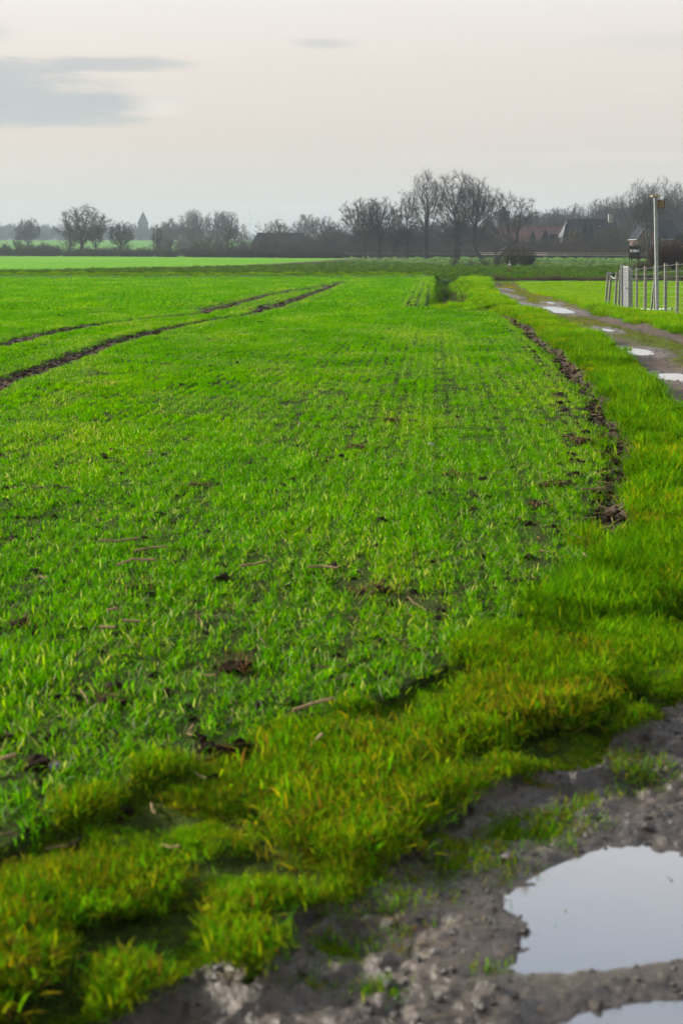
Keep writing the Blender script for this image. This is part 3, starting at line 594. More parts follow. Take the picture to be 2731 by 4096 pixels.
def place_shrub(px, D, top, wpx, kind, label, name='bare_shrub', group=None, twig=None, rz=0, leaves=None, zb=None):
    x = pxx(px, D); zb = (hill(x, D) if zb is None else zb) - .03; H = CAM_H - (top - HOR) / FPX * D - zb; W = wpx / FPX * D
    if kind not in SHRUB:
        seed, n, sp, dn = {'a': (11, 18, 30, 1.1), 'b': (12, 22, 38, 1.2), 'c': (13, 12, 22, 1.0), 'd': (14, 30, 46, 1.35), 'e': (15, 14, 34, .8), 'f': (16, 44, 20, 1.15)}[kind]
        SHRUB[kind] = shrub_mesh(seed, 3.0, 3.0, n, 1.5, sp, dn)
    s_, t_ = SHRUB[kind]
    e = empty(name, (x, D, zb), rz, label=label, cat='shrub', group=group); e.scale = (W / 3.0, W / 3.0, H / 3.0)
    for nm, me, mt in (('stems', s_, M_bark), ('twigs', t_, twig or M_twig)):
        o = bpy.data.objects.new(nm, me); COL.objects.link(o); o.parent = e
        if not me.materials: me.materials.append(mt)
        o.material_slots[0].link = 'OBJECT'; o.material_slots[0].material = mt
    if leaves:
        rng = np.random.default_rng(int(px)); n = leaves; dv = nrm(rng.normal(0, 1, (n, 3))) * rng.uniform(.3, 1, (n, 1)) ** .5; C = dv * np.array([1.35, 1.35, 1.4]) + np.array([0, 0, 1.45])
        obj('leaves', leaf_cloud(rng, C, .09, [(0.03, 0.05, 0.02), (0.05, 0.06, 0.02), (0.08, 0.05, 0.03)]), M_ever, e)
    return e
# --- the group of tall trees by the rail fence
G1 = None
place_tree(1462, 288, 797, 170, 'fork', 101, 'many-stemmed bare tree at the outer end of the tall grove by the rail fence', lean=(-.10, 0), r=.26)
place_tree(1517, 287, 792, 160, 'fork', 142, 'bare tree with thick short trunk forking low, beside the many-stemmed one', r=.44)
place_tree(1590, 286, 872, 62, 'slim', 103, 'small slender bare tree with reddish twigs among the tall grove', r=.13, twig=M_twig_red, leaves=150)
place_tree(1562, 284, 905, 70, 'slim', 133, 'low leaning young tree with crooked trunk in the tall grove', r=.14, lean=(.45, 0))
place_tree(1628, 285, 772, 92, 'slim', 104, 'slender tree still holding brown leaves at its top', r=.22, leaves=420)
place_tree(1704, 284, 683, 142, 'fork', 125, 'tallest bare tree of the grove, slim trunk forking in two', r=.40)
place_tree(1828, 282, 689, 215, 'oak', 106, 'broad bare oak with ivy-clad trunk in the middle of the grove', r=.50, ivy=1500)
place_tree(1928, 282, 714, 182, 'fork', 117, 'bare tree with a snaking trunk curving away from the ivy-clad oak', r=.42, bend=[(0, 0, 0), (-1.2, 0, .4), (-1.6, 0, .7), (-1.4, 0, 1.0)])
place_tree(1985, 283, 772, 215, 'fork', 128, 'leaning willow-like bare tree with slanting trunk in front of the silo', r=.52, bend=[(0, 0, 0), (1.2, 0, .4), (2.4, 0, .75), (3.8, 0, 1.0)], natt=560)
# --- trees along and behind the hedge on the church side
tB = place_tree(330, 394, 824, 190, 'oak', 118, 'big round-crowned bare oak standing in the hedge before the church fields', r=.55)
place_tree(114, 620, 877, 92, 'oak', 109, 'solitary flat-topped bare tree standing out in the far green field', r=.42)
place_tree(482, 396, 886, 100, 'oak', 110, 'low spreading bare oak in the hedge beside the church tower', r=.36)
place_tree(384, 390, 893, 62, 'slim', 111, 'small crooked tree with clumps of dark leaves beside the big oak', r=.16, leaves=260)
place_tree(683, 640, 875, 80, 'oak', 112, 'hazy bare tree standing just beyond the church tower', r=.4)
place_tree(775, 545, 842, 108, 'oak', 113, 'tall bare oak with a flat crown behind the largest hedge shrub', r=.5)
place_tree(868, 560, 845, 86, 'ash', 114, 'hazy upright bare tree, first of the close pair', r=.42)
place_tree(912, 555, 847, 82, 'ash', 115, 'hazy upright bare tree, second of the close pair', r=.42)
place_tree(927, 345, 893, 62, 'slim', 116, 'thin young tree rising out of the hedge by the paddock rail', r=.15)
place_tree(975, 342, 896, 30, 'slim', 126, 'wispy birch-like sapling in the hedge next to the grey barn', r=.08)
place_tree(1034, 420, 885, 38, 'larch', 119, 'sparse straight larch with a bare pole stem by the barn gable', r=.10)
place_tree(1112, 430, 880, 112, 'oak', 120, 'rusty-leaved oak whose crown rises over the barn roof', r=.38, leaves=900)
place_tree(1225, 520, 859, 98, 'oak', 121, 'pale hazy bare oak beyond the end of the grey barn', r=.42)
place_tree(1292, 425, 867, 92, 'ash', 122, 'dense dark bare tree between the barn and the tall grove', r=.34)
place_tree(1345, 400, 890, 90, 'ash', 123, 'bushy bare tree at the edge of the dark copse', r=.30)
place_tree(629, 388, 898, 42, 'slim', 124, 'slender young tree in the hedge between two clumps', r=.12)
place_tree(72, 398, 944, 34, 'slim', 127, 'tiny young tree standing over the low end of the hedge', r=.08)
# --- trees about the farm
GT = 'bare trees behind the farm roofs'
place_tree(2194, 470, 838, 60, 'oak', 129, 'bare tree behind the red tiled roof', group=GT)
place_tree(2232, 470, 832, 62, 'oak', 130, 'bare tree behind the gap between red roof and slate roof', group=GT)
place_tree(2300, 465, 817, 104, 'oak', 131, 'round bare oak behind the slate-roofed farmhouse ridge')
tF = place_tree(2383, 460, 798, 84, 'ash', 132, 'upright bare tree left standing behind the farmhouse chimney')
place_tree(2432, 455, 790, 84, 'ash', 133, 'bare tree directly behind the farmhouse chimney')
place_tree(2474, 440, 782, 80, 'ash', 134, 'bare tree rising past the white gable verge of the farmhouse')
place_tree(2552, 345, 724, 130, 'oak', 135, 'tall bare oak standing behind the high seat hut', r=.42)
place_tree(2634, 350, 716, 150, 'oak', 136, 'largest bare oak behind the brick house ridge', r=.5)
place_tree(2706, 355, 735, 130, 'oak', 137, 'bare oak at the hipped end of the brick house')
place_tree(2800, 350, 760, 120, 'oak', 138, 'bare oak past the far end of the brick house')
place_tree(2588, 262, 762, 120, 'fork', 139, 'bare tree with forked trunk in front of the brick gable', r=.26)
# --- hedge shrubs
GH = 'bare hedge shrubs along the paddock rail'
hedge = [(10, 400, 972, 70, 'b', 'low twiggy shrub at the open end of the hedge'), (100, 400, 968, 62, 'b', 'brown thicket shrub under the tiny young tree'), (140, 399, 966, 60, 'a', 'twiggy shrub in the middle of the brown thicket'),
         (176, 398, 966, 56, 'd', 'twiggy shrub at the inner end of the brown thicket'), (218, 396, 977, 55, 'b', 'short shrub between thicket and tall fan-shaped shrub'), (272, 393, 914, 78, 'c', 'tall fan-shaped shrub leaning towards the big hedge oak'),
         (322, 391, 992, 46, 'd', 'low shrub hiding the foot of the big hedge oak'), (372, 389, 985, 42, 'a', 'low shrub under the dark-leaved crooked tree'), (452, 386, 984, 44, 'b', 'low shrub beside the spreading oak'), (490, 385, 965, 84, 'a', 'wide fan-shaped shrub at the foot of the spreading oak'),
         (566, 380, 985, 42, 'c', 'small airy shrub below the church tower'), (628, 376, 960, 62, 'a', 'upright shrub round the slender hedge tree'), (683, 372, 955, 58, 'c', 'vase-shaped shrub next to a single fence post'), (768, 364, 985, 60, 'd', 'low dense shrub leaning on the largest hedge shrub'),
         (815, 360, 927, 112, 'a', 'largest shrub of the hedge, tall and brown'), (862, 356, 958, 74, 'c', 'open fan-shaped shrub on the barn side of the largest one'), (935, 348, 968, 94, 'b', 'broad shrub round the thin hedge tree'),
         (1069, 330, 944, 92, 'b', 'dense dome-shaped brown shrub in front of the barn'), (1181, 315, 972, 88, 'd', 'dark dome-shaped shrub, the densest in the hedge'), (1290, 300, 990, 92, 'd', 'low wide dark shrub near the corner of the far wheat'), (1350, 296, 998, 70, 'b', 'low shrub ending the hedge beside the grove')]
for i, (px, D, top, wd, k, lb) in enumerate(hedge):
    place_shrub(px, D, top, wd * 1.25, k, lb, group=GH, twig=(M_twig, M_twig_red, M_twig_olive)[i % 3], rz=i * 1.3, leaves=700 if k == 'd' else None)
for i, (px, D, top, wd, k, lb) in enumerate([(1812, 150, 1020, 62, 'c', 'thin shrub on the field bank under the ivy-clad oak'), (1880, 147, 1032, 90, 'e', 'low straggling shrub on the field bank'),
        (1950, 146, 1030, 80, 'c', 'low shrub on the bank below the snaking tree'), (2045, 147, 985, 104, 'b', 'dense dark shrub on the bank under the leaning tree'), (2105, 145, 990, 88, 'd', 'dense shrub beside the white-topped marker post'), (1990, 150, 1012, 76, 'a', 'mid-sized shrub at the foot of the leaning tree')]):
    place_shrub(px, D, top, wd, k, lb, group='shrubs on the field bank', rz=i * 2.1, twig=(M_twig, M_twig_olive)[i % 2], leaves=500 if k in 'bd' else None)
place_shrub(2636, 112, 962, 150, 'f', 'big fan of brown willow stems behind the wire fence', name='willow_shrub', twig=M_twig_red)
place_shrub(2694, 113, 946, 170, 'f', 'tall many-stemmed willow shrub behind the nest-box pole', name='willow_shrub', twig=M_twig_red)
place_shrub(2574, 110, 1042, 95, 'd', 'low russet bramble bush beside the high seat hut', name='willow_shrub', twig=M_twig_red, leaves=900)
place_shrub(2500, 104, 1052, 60, 'd', 'low dry bush behind the metal gate', name='dry_bush', twig=M_bramble)
# garden shrubs and evergreens before the farm
def evergreen(px, D, top, wpx, label, cone=True, seed=1, col=((0.012, 0.030, 0.022), (0.018, 0.038, 0.024))):
    x = pxx(px, D); zb = hill(x, D); H = CAM_H - (top - HOR) / FPX * D - zb; W = wpx / FPX * D; rng = np.random.default_rng(seed)
    n = 5200; t = rng.uniform(0.02, 1, n) ** .8; prof = ((1 - t) ** .75 if cone else np.sqrt(np.clip(1 - (2 * t - .85) ** 2 / 1.4, .05, 1)))
    az = rng.uniform(0, 6.28, n); lump = 1 + .22 * np.sin(az * 3 + t * 9) + .18 * np.sin(az * 7 + t * 23); r = W / 2 * prof * lump * rng.uniform(.55, 1, n)
    C = np.stack([np.cos(az) * r, np.sin(az) * r, t * H], -1)
    e = empty('evergreen_tree', (x, D, zb), 0, label=label, cat='evergreen')
    obj('foliage', leaf_cloud(rng, C, .30 * H / 8 + .1, col), M_ever, e)
    MB().tube([(0, 0, -.1), (0, 0, H * .5), (0, 0, H * .93)], [.16, .1, .03], 6).build('trunk', M_bark, e)
evergreen(2130, 352, 930, 46, 'squat dark conifer before the red roof', True, 3)
evergreen(2180, 350, 925, 60, 'wide blue-green conifer before the red roof', True, 4)
evergreen(2210, 345, 938, 50, 'rounded dark evergreen bush beside the wide conifer', False, 5)
evergreen(2265, 340, 900, 28, 'narrow conifer between red roof and slate roof', True, 6)
evergreen(2338, 332, 898, 36, 'pointed conifer before the slate roof', True, 7)
evergreen(2362, 330, 905, 34, 'second pointed conifer before the slate roof', True, 8)
evergreen(2728, 270, 938, 70, 'dark round evergreen before the brick house wall', False, 9)
for i, (px, D, top, wd, k, lb) in enumerate([(2300, 318, 908, 84, 'a', 'rust-brown garden shrub before the slate-roofed house'), (2240, 322, 938, 70, 'a', 'grey garden shrub between the conifers'), (2410, 318, 905, 90, 'a', 'tall grey-brown garden shrub below the chimney'), (2475, 312, 898, 104, 'b', 'broad garden shrub covering the farmhouse gable'),
        (2150, 328, 950, 72, 'b', 'grey garden shrub before the red-roofed barn'), (2525, 305, 930, 84, 'a', 'garden shrub beside the brick gable'), (2562, 270, 948, 80, 'b', 'garden shrub hiding the foot of the brick gable'), (2650, 272, 955, 100, 'b', 'wide garden shrub before the brick house windows'), (2060, 335, 940, 90, 'b', 'thicket before the barn gable by the silo')]):
    place_shrub(px, D, top, wd * 1.2, k, lb, group='garden shrubs round the farm', rz=i, twig=(M_twig_red, M_twig_olive, M_twig)[i % 3], name='garden_shrub', leaves=900)
for i, px in enumerate(range(2110, 2540, 48)):
    place_shrub(px, 300 - i * 1.0, 978 + (i * 37) % 11, 74, 'bd'[i % 2], 'reddish-brown bare shrub of the long garden hedge behind the rail fence', group='garden hedge shrubs', rz=i * .9, twig=M_twig_red, name='hedge_shrub')

wl_ = ['brown shrub at the foot of the silo', 'taller shrub hiding the corner of the gabled barn', 'dense shrub where gabled barn and red roof meet', 'thin shrub before the near end of the red tiled roof', 'leafy shrub beside the squat conifer', 'reddish shrub in front of the wide blue-green conifer',
       'small-leaved shrub under the red roof skylight', 'brown shrub below the narrow conifer', 'dense shrub before the metal-roofed barn wing', 'thin shrub at the foot of the pointed conifers', 'leafy shrub between pointed conifers and chimney', 'reddish shrub right under the farmhouse chimney', 'wide shrub below the farmhouse gable verge', 'brown shrub in the gap between farmhouse and brick wing']
for i, px in enumerate(range(1985, 2560, 44)):
    place_shrub(px, 306 + (i * 7) % 13, 934 + (i * 53) % 31, 76 + (i * 29) % 24, 'abd'[i % 3], wl_[i], name='thicket_shrub', group='thicket before the farm', rz=i * 1.1, twig=(M_twig_olive, M_twig, M_twig_red)[i % 3], leaves=600 if i % 2 else None)
# far woodland and dark copse: read as masses, built from whole tree and shrub shapes
HID = bpy.data.collections.new('plant_shapes')      # shapes for the scattered stuff; not linked to the scene
def hidden(name, me, mat, coll):
    o = bpy.data.objects.new(name, me); coll.objects.link(o)
    if mat and not me.materials: me.materials.append(mat)
    return o
def scatter_group(name, coll, mats=None):
    g = bpy.data.node_groups.new(name, 'GeometryNodeTree')
    g.interface.new_socket('Geometry', in_out='INPUT', socket_type='NodeSocketGeometry'); g.interface.new_socket('Geometry', in_out='OUTPUT', socket_type='NodeSocketGeometry')
    n = g.nodes; gi = n.new('NodeGroupInput'); go = n.new('NodeGroupOutput'); ip = n.new('GeometryNodeInstanceOnPoints'); ci = n.new('GeometryNodeCollectionInfo')
    ci.inputs['Collection'].default_value = coll; ci.inputs['Separate Children'].default_value = True; ci.inputs['Reset Children'].default_value = True
    def na(nm, tp):
        x = n.new('GeometryNodeInputNamedAttribute'); x.data_type = tp; x.inputs['Name'].default_value = nm; return [o for o in x.outputs if o.enabled and o.name == 'Attribute'][0]
    ip.inputs['Pick Instance'].default_value = True
    L = g.links.new; L(gi.outputs[0], ip.inputs['Points']); L(ci.outputs[0], ip.inputs['Instance']); L(na('pick', 'INT'), ip.inputs['Instance Index'])
    L(na('rot', 'FLOAT_VECTOR'), ip.inputs['Rotation']); L(na('scl', 'FLOAT_VECTOR'), ip.inputs['Scale']); L(ip.outputs[0], go.inputs[0]); return g
def scatter(name, coll, P, rot, scl, pick, tint=None, **kw):
    me = bpy.data.meshes.new(name); n = len(P); me.vertices.add(n); me.vertices.foreach_set('co', np.asarray(P, np.float32).ravel())
    a = me.attributes.new('rot', 'FLOAT_VECTOR', 'POINT'); a.data.foreach_set('vector', np.asarray(rot, np.float32).ravel())
    a = me.attributes.new('scl', 'FLOAT_VECTOR', 'POINT'); a.data.foreach_set('vector', np.asarray(scl, np.float32).ravel())
    a = me.attributes.new('pick', 'INT', 'POINT'); a.data.foreach_set('value', np.asarray(pick, np.int32))
    if tint is not None:
        a = me.attributes.new('tint', 'FLOAT_COLOR', 'POINT'); a.data.foreach_set('color', np.concatenate([tint, np.ones((n, 1))], 1).astype(np.float32).ravel())
    o = obj(name, me); md = o.modifiers.new('scatter', 'NODES'); md.node_group = scatter_group(name, coll); o['kind'] = 'stuff'; tagp(o, **kw); return o
CW = bpy.data.collections.new('wood_shapes')
for i, (st, wd) in enumerate((('oak', 11), ('ash', 8), ('fork', 9), ('ash', 6))):
    tm, cm, _, _ = col_tree(300 + i, st, 12.0, wd, .26, fine=2.6, natt=420)
    me = bpy.data.meshes.new('wood_tree'); bm = bmesh.new(); bm.from_mesh(tm); bm.from_mesh(cm); bm.to_mesh(me); bm.free(); hidden('shape_%d' % i, me, M_twig, CW)
s_, t_ = shrub_mesh(44, 5.0, 6.0, 22, 2.0, 36, 1.2); bm = bmesh.new(); bm.from_mesh(s_); bm.from_mesh(t_); me = bpy.data.meshes.new('wood_shrub'); bm.to_mesh(me); bm.free(); hidden('shape_4', me, M_twig_olive, CW)
def wood(name, spec, label, seed, wide=1.0):
    rng = np.random.default_rng(seed); P = []; S = []; Kk = []
    for (p0, p1, D0, D1, t0, t1, n, sh) in spec:
        for _ in range(n):
            f = rng.uniform(); px = p0 + (p1 - p0) * f; D = rng.uniform(D0, D1); top = t0 + (t1 - t0) * f + rng.uniform(-24, 30) * (1 if D0 < 700 and D0 > 320 else .5); x = pxx(px, D); zb = hill(x, D); H = CAM_H - (top - HOR) / FPX * D - zb
            if H < .5: continue
            k = 4 if rng.uniform() < sh else int(rng.integers(0, 4)); b = 5.0 if k == 4 else 12.0
            P.append((x, D, zb - .1)); wv = rng.uniform(.85, 1.3) * wide; S.append((H / b * wv, H / b * wv, H / b)); Kk.append(k)
    n = len(P); rot = np.zeros((n, 3)); rot[:, 2] = rng.uniform(0, 6.28, n)
    return scatter(name, CW, P, rot, S, Kk, label=label, cat='woodland')
wood('copse', [(1330, 1960, 330, 420, 935, 915, 70, .35), (1330, 2000, 300, 345, 985, 975, 46, 1.0), (1420, 1960, 330, 400, 905, 880, 22, 0), (1220, 1360, 330, 430, 950, 930, 24, .6), (1040, 1230, 360, 420, 965, 960, 22, .9)], 'dark tangled copse filling the space behind the tall grove', 61)
wood('distant_woodland', [(-60, 520, 1350, 1560, 902, 912, 120, .1), (500, 1000, 1100, 1500, 905, 922, 100, .2), (640, 1000, 560, 700, 945, 950, 26, .5), (-60, 340, 1060, 1250, 930, 930, 30, .1), (2060, 2300, 520, 600, 870, 850, 16, .1), (2280, 2731, 480, 560, 850, 800, 24, .1), (1960, 2120, 520, 620, 885, 880, 14, .1)], 'hazy line of far bare woodland closing the fields', 62)
wood('low_hedge', [(-40, 1400, 398, 330, 1010, 1008, 0, 1.0)] + [(a, a + 100, 402 - a * .085, 408 - a * .085, 1003, 1003, 16, 1.0) for a in range(-40, 1340, 100)], 'low dark undergrowth running along the foot of the hedge', 63, 2.0)

# ------------------------------------------------------------------ buildings
M_brick = pmat('red_brick', (0.12, 0.055, 0.048), 0.9, 0.25, 3.0)
M_slate = pmat('dark_slate_roof', (0.020, 0.021, 0.026), 0.85, 0.25, 2.0, spec=.1)
M_blueslate = pmat('grey_blue_roof', (0.022, 0.024, 0.030), 0.9, 0.2, 2.0, spec=.05)
M_redtile = pmat('red_roof_tile', (0.115, 0.052, 0.040), 0.9, 0.3, 1.5)
M_metalroof = pmat('pale_metal_roof', (0.085, 0.09, 0.105), 0.6, 0.1, 2.0, spec=.2)
M_plaster = pmat('grey_render', (0.28, 0.27, 0.25), 0.9, 0.12, 2.0)
M_trim = pmat('white_trim', (0.42, 0.43, 0.44), 0.6, 0.08, 3.0)
M_verge = pmat('verge_paint', (0.16, 0.17, 0.18), 0.8, 0.08, 3.0, spec=.1)
M_pane = pmat('window_glass', (0.02, 0.022, 0.026), 0.1, 0.2, 3.0, spec=0.7)
M_tower = pmat('tower_stone', (0.075, 0.068, 0.066), 0.9, 0.2, .8)
M_spire = pmat('spire_slate', (0.045, 0.05, 0.058), 0.6, 0.2, .8)
M_barnwall = pmat('barn_boards', (0.075, 0.062, 0.055), 0.9, 0.25, 2.0)
M_silo = pmat('silo_coated_steel', (0.03, 0.042, 0.06), 0.45, 0.1, 1.5)
def window(par, c, w_, h_, nrmv=(0, -1), bars=True):
    nx, ny = nrmv; tx, ty = -ny, nx; rz = math.atan2(ty, tx)
    f = MB().box((c[0] + nx * .03, c[1] + ny * .03, c[2]), (w_, .06, h_), rz).build('window', M_trim, par)
    MB().box((c[0] + nx * .05, c[1] + ny * .05, c[2]), (w_ - .16, .05, h_ - .16), rz).build('pane', M_pane, f)
    MB().box((c[0] + nx * .08, c[1] + ny * .08, c[2]), (.06, .05, h_ - .1), rz).build('glazing_bar', M_trim, f)
    MB().box((c[0] + nx * .1, c[1] + ny * .1, c[2] - h_ / 2 - .05), (w_ + .2, .2, .08), rz).build('sill', M_trim, f)
def gabled(name, x0, x1, y0, y1, eave, ridge, label, wall, roof, axis='x', hip0=0.0, hip1=0.0, over=.35, cat='house', windows=(), verge=None):
    cx, cyy = (x0 + x1) / 2, (y0 + y1) / 2; zb = min(hill(cx, cyy), 0.3) - .3; e = empty(name, (cx, cyy, zb), 0, label=label, cat=cat)
    hx, hy = (x1 - x0) / 2, (y1 - y0) / 2; ez, rz_ = eave - zb, ridge - zb
    if axis == 'y':
        P = lambda a, b, z: (b, a, z); ha, hb = hy, hx
    else:
        P = lambda a, b, z: (a, b, z); ha, hb = hx, hy
    m_ = MB(); ra0, ra1 = -ha + hip0, ha - hip1
    cs = [P(-ha, -hb, 0), P(ha, -hb, 0), P(ha, hb, 0), P(-ha, hb, 0), P(-ha, -hb, ez), P(ha, -hb, ez), P(ha, hb, ez), P(-ha, hb, ez), P(ra0, 0, rz_ - .12), P(ra1, 0, rz_ - .12)]
    m_.faces(cs, [(0, 1, 5, 4), (2, 3, 7, 6), (1, 2, 6, 5), (3, 0, 4, 7), (4, 8, 7), (5, 6, 9), (4, 5, 9, 8), (6, 7, 8, 9)]); m_.build('wall', wall, e)
    sl = (rz_ - ez) / hb; oz = ez - sl * over; o0 = 0 if not hip0 else 0; th = .16; A0, A1 = -ha - over, ha + over; B = hb + over
    r0 = A0 if hip0 == 0 else ra0; r1 = A1 if hip1 == 0 else ra1
    rf = MB(); top = [P(A0, -B, oz), P(A1, -B, oz), P(A1, B, oz), P(A0, B, oz), P(r0, 0, rz_), P(r1, 0, rz_)]; bot = [(a, b, c - th) for a, b, c in top]
    rf.faces(top + bot, [(0, 1, 5, 4), (2, 3, 4, 5), (6, 10, 11, 7), (8, 11, 10, 9), (0, 6, 7, 1), (2, 8, 9, 3)] + ([(0, 4, 10, 6), (3, 9, 10, 4)] if hip0 == 0 else [(3, 0, 4), (0, 3, 9, 6)]) + ([(1, 7, 11, 5), (2, 5, 11, 8)] if hip1 == 0 else [(1, 2, 5), (1, 7, 8, 2)]))
    rfo = rf.build('roof', roof, e)
    MB().tube([P(r0, 0, rz_ + .03), P(r1, 0, rz_ + .03)], .12, 6).build('ridge_tile', roof, rfo)
    MB().tube([P(A0, -B - .05, oz - .1), P(A1, -B - .05, oz - .1)], .07, 6).build('gutter', M_trim, rfo)
    if verge is not None:
        for s_ in verge:
            a_ = A0 - .03 if s_ < 0 else A1 + .03
            for b_ in (-B, B): MB().bar(P(a_, b_, oz - .05), P(a_, 0, rz_ - .05), .07, .26, up=P(1, 0, 0)).build('verge_board', M_verge, rfo)
    for (wx, wy, wz, ww, wh, nn) in windows: window(e, (wx - cx, wy - cyy, wz - zb), ww, wh, nn)
    return e, rfo, zb
# grey barn
D = 450
gabled('barn', pxx(1000, D), pxx(1214, D), D, D + 11, 3.2, 7.1, 'long low barn with dark grey hipped roof behind the hedge', M_barnwall, M_blueslate, hip0=2.0, hip1=0, cat='barn')
# farm by the silo
D = 372
e, rf_, zb = gabled('gabled_barn', pxx(1920, D), pxx(2000, D), D, D + 14, 4.6, 7.45, 'rendered barn with gable end and brown roof beneath the silo', M_plaster, M_redtile, axis='y', cat='barn', windows=[(pxx(1958, D), D, 5.0, 1.0, 1.1, (0, -1))])
e, rf_, zb = gabled('tiled_barn', pxx(2010, D), pxx(2290, D), D + 4, D + 14, 4.4, 8.0, 'long barn with red tiled roof and one pale skylight', M_brick, M_redtile, cat='barn', windows=[(pxx(2080, D), D + 4, 2.6, 1.1, 1.2, (0, -1)), (pxx(2180, D), D + 4, 2.6, 1.1, 1.2, (0, -1))])
cx_, cy_ = (pxx(2010, D) + pxx(2290, D)) / 2, D + 9
MB().box((pxx(2249, D + 6) - cx_, -3.0, 6.22 - zb), (.9, .9, .12)).build('skylight', M_trim, rf_)
D = 352
e, rf_, zb = gabled('slate_farmhouse', pxx(2288, D), pxx(2476, D), D, D + 13, 4.6, 9.35, 'farmhouse with long dark slate roof and a single chimney', M_brick, M_slate, verge=(1,), windows=[(pxx(2340, D), D, 2.9, 1.2, 1.4, (0, -1)), (pxx(2400, D), D, 2.9, 1.2, 1.4, (0, -1)), (pxx(2450, D), D, 2.9, 1.2, 1.4, (0, -1))])
cx_, cy_ = (pxx(2288, D) + pxx(2476, D)) / 2, D + 6.5
ch = MB().box((pxx(2442, D + 5) - cx_, -0.9, 9.35 - zb + .3), (1.1, 1.0, 2.2)).build('chimney', M_plaster, rf_)
for px in (2337, 2365, 2399): MB().box((pxx(px, D + 3) - cx_, -2.4, 9.35 - zb - 2.4 * .7304 + .06), (.5, .45, .1)).build('roof_light', M_trim, rf_)
gabled('lean_to_barn', pxx(2262, D), pxx(2312, D) - .9, D + 4.0, D + 12.0, 5.0, 9.1, 'grey metal-roofed barn wing joined to the slate farmhouse', M_plaster, M_metalroof, cat='barn', hip0=1.4)
D = 296
e, rf_, zb = gabled('brick_house', pxx(2566, D), pxx(2735, D), D, D + 9, 4.3, 7.85, 'red brick house with big grey-blue roof and white verges', M_brick, M_blueslate, hip1=1.6, verge=(-1,),
       windows=[(pxx(2600, D), D, 2.6, 1.0, 1.3, (0, -1)), (pxx(2665, D), D, 2.6, 1.2, 1.2, (0, -1)), (pxx(2705, D), D, 2.6, 1.0, 1.2, (0, -1))])
D = 288
gabled('brick_wing', pxx(2549, D), pxx(2632, D), D, D + 7.6, 4.4, 7.35, 'gabled brick wing with white-edged roof on the brick house', M_brick, M_blueslate, axis='y', verge=(-1,), windows=[(pxx(2586, D), D, 5.35, .8, 1.1, (0, -1)), (pxx(2598, D), D, 2.75, .9, 1.3, (0, -1)), (pxx(2566, D), D, 2.75, .9, 1.3, (0, -1))])
# silo
D = 402; e = empty('silo', (pxx(2012, D), D, 0), 0, label='tall blue-grey feed silo with conical cap standing among the farm trees', cat='silo')
prof = [(1.85, 0)] + [(1.85 + (.03 if k % 2 else 0), .6 * k) for k in range(1, 21)]
def lathe(pf, n=28):
    m_ = MB(); vs = [(r * math.cos(2 * math.pi * k / n), r * math.sin(2 * math.pi * k / n), z) for r, z in pf for k in range(n)]
    fs = [(i * n + k, i * n + (k + 1) % n, (i + 1) * n + (k + 1) % n, (i + 1) * n + k) for i in range(len(pf) - 1) for k in range(n)]; return m_.faces(vs, fs)
lathe(prof).build('shell', M_silo, e); lathe([(1.9, 12.0), (1.9, 12.45), (1.86, 12.55), (.55, 13.35), (.5, 13.8), (.02, 13.9)]).build('cap', M_silo, e)
MB().tube([(-1.95, -.4, .5), (-1.95, -.4, 13.3)], .06, 6).tube([(-1.95, .1, .5), (-1.95, .1, 13.3)], .06, 6).build('ladder', M_concrete, e)
# church tower
D = 1300; s = D / FPX; zg = hill(pxx(573, D), D); e = empty('church_tower', (pxx(573, D), D, zg - 1), R(4), label='square stone church tower with pointed slate spire beyond the fields', cat='tower')
sh = CAM_H - (893 - HOR) * s - zg + 1; tp = CAM_H - (848 - HOR) * s - zg + 1; hw = 18.8 * s
wl = MB().box((0, 0, sh / 2), (2 * hw, 2 * hw, sh)).build('wall', M_tower, e)
for zz in (sh * .62, sh - .3): MB().box((0, 0, zz), (2 * hw + .5, 2 * hw + .5, .5)).build('string_course', M_tower, wl)
for sx_ in (-1.9, 1.9):
    wv = MB().box((sx_, -hw - .02, sh * .8), (1.3, .3, 3.0)).build('window', M_pane, e); MB().box((sx_, -hw - .12, sh * .8 - 1.6), (1.7, .4, .25)).build('sill', M_tower, wv)
    for k in range(5): MB().box((sx_, -hw - .2, sh * .8 - 1.2 + k * .6), (1.2, .2, .12)).build('louvre', M_spire, wv)
sp = MB(); pf = [(hw + .6, sh), (hw + .25, sh + .9), (hw * .86, sh + (tp - sh) * .24), (hw * .55, sh + (tp - sh) * .58), (.12, tp)]
vs = [(r * sx_, r * sy_, z) for r, z in pf for sx_, sy_ in ((-1, -1), (1, -1), (1, 1), (-1, 1))]
sp.faces(vs, [(i * 4 + k, i * 4 + (k + 1) % 4, i * 4 + 4 + (k + 1) % 4, i * 4 + 4 + k) for i in range(4) for k in range(4)]); so = sp.build('spire', M_spire, e)
fi = MB().tube([(0, 0, tp - .5), (0, 0, tp + 3.6)], .09, 6).tube([(-.7, 0, tp + 2.7), (.7, 0, tp + 2.7)], .08, 6).build('cross', M_black, e)
bm = bmesh.new(); bmesh.ops.create_uvsphere(bm, u_segments=12, v_segments=8, radius=.4); me = bpy.data.meshes.new('ball'); bm.to_mesh(me); bm.free(); obj('ball', me, M_black, fi, (0, 0, tp + .7))
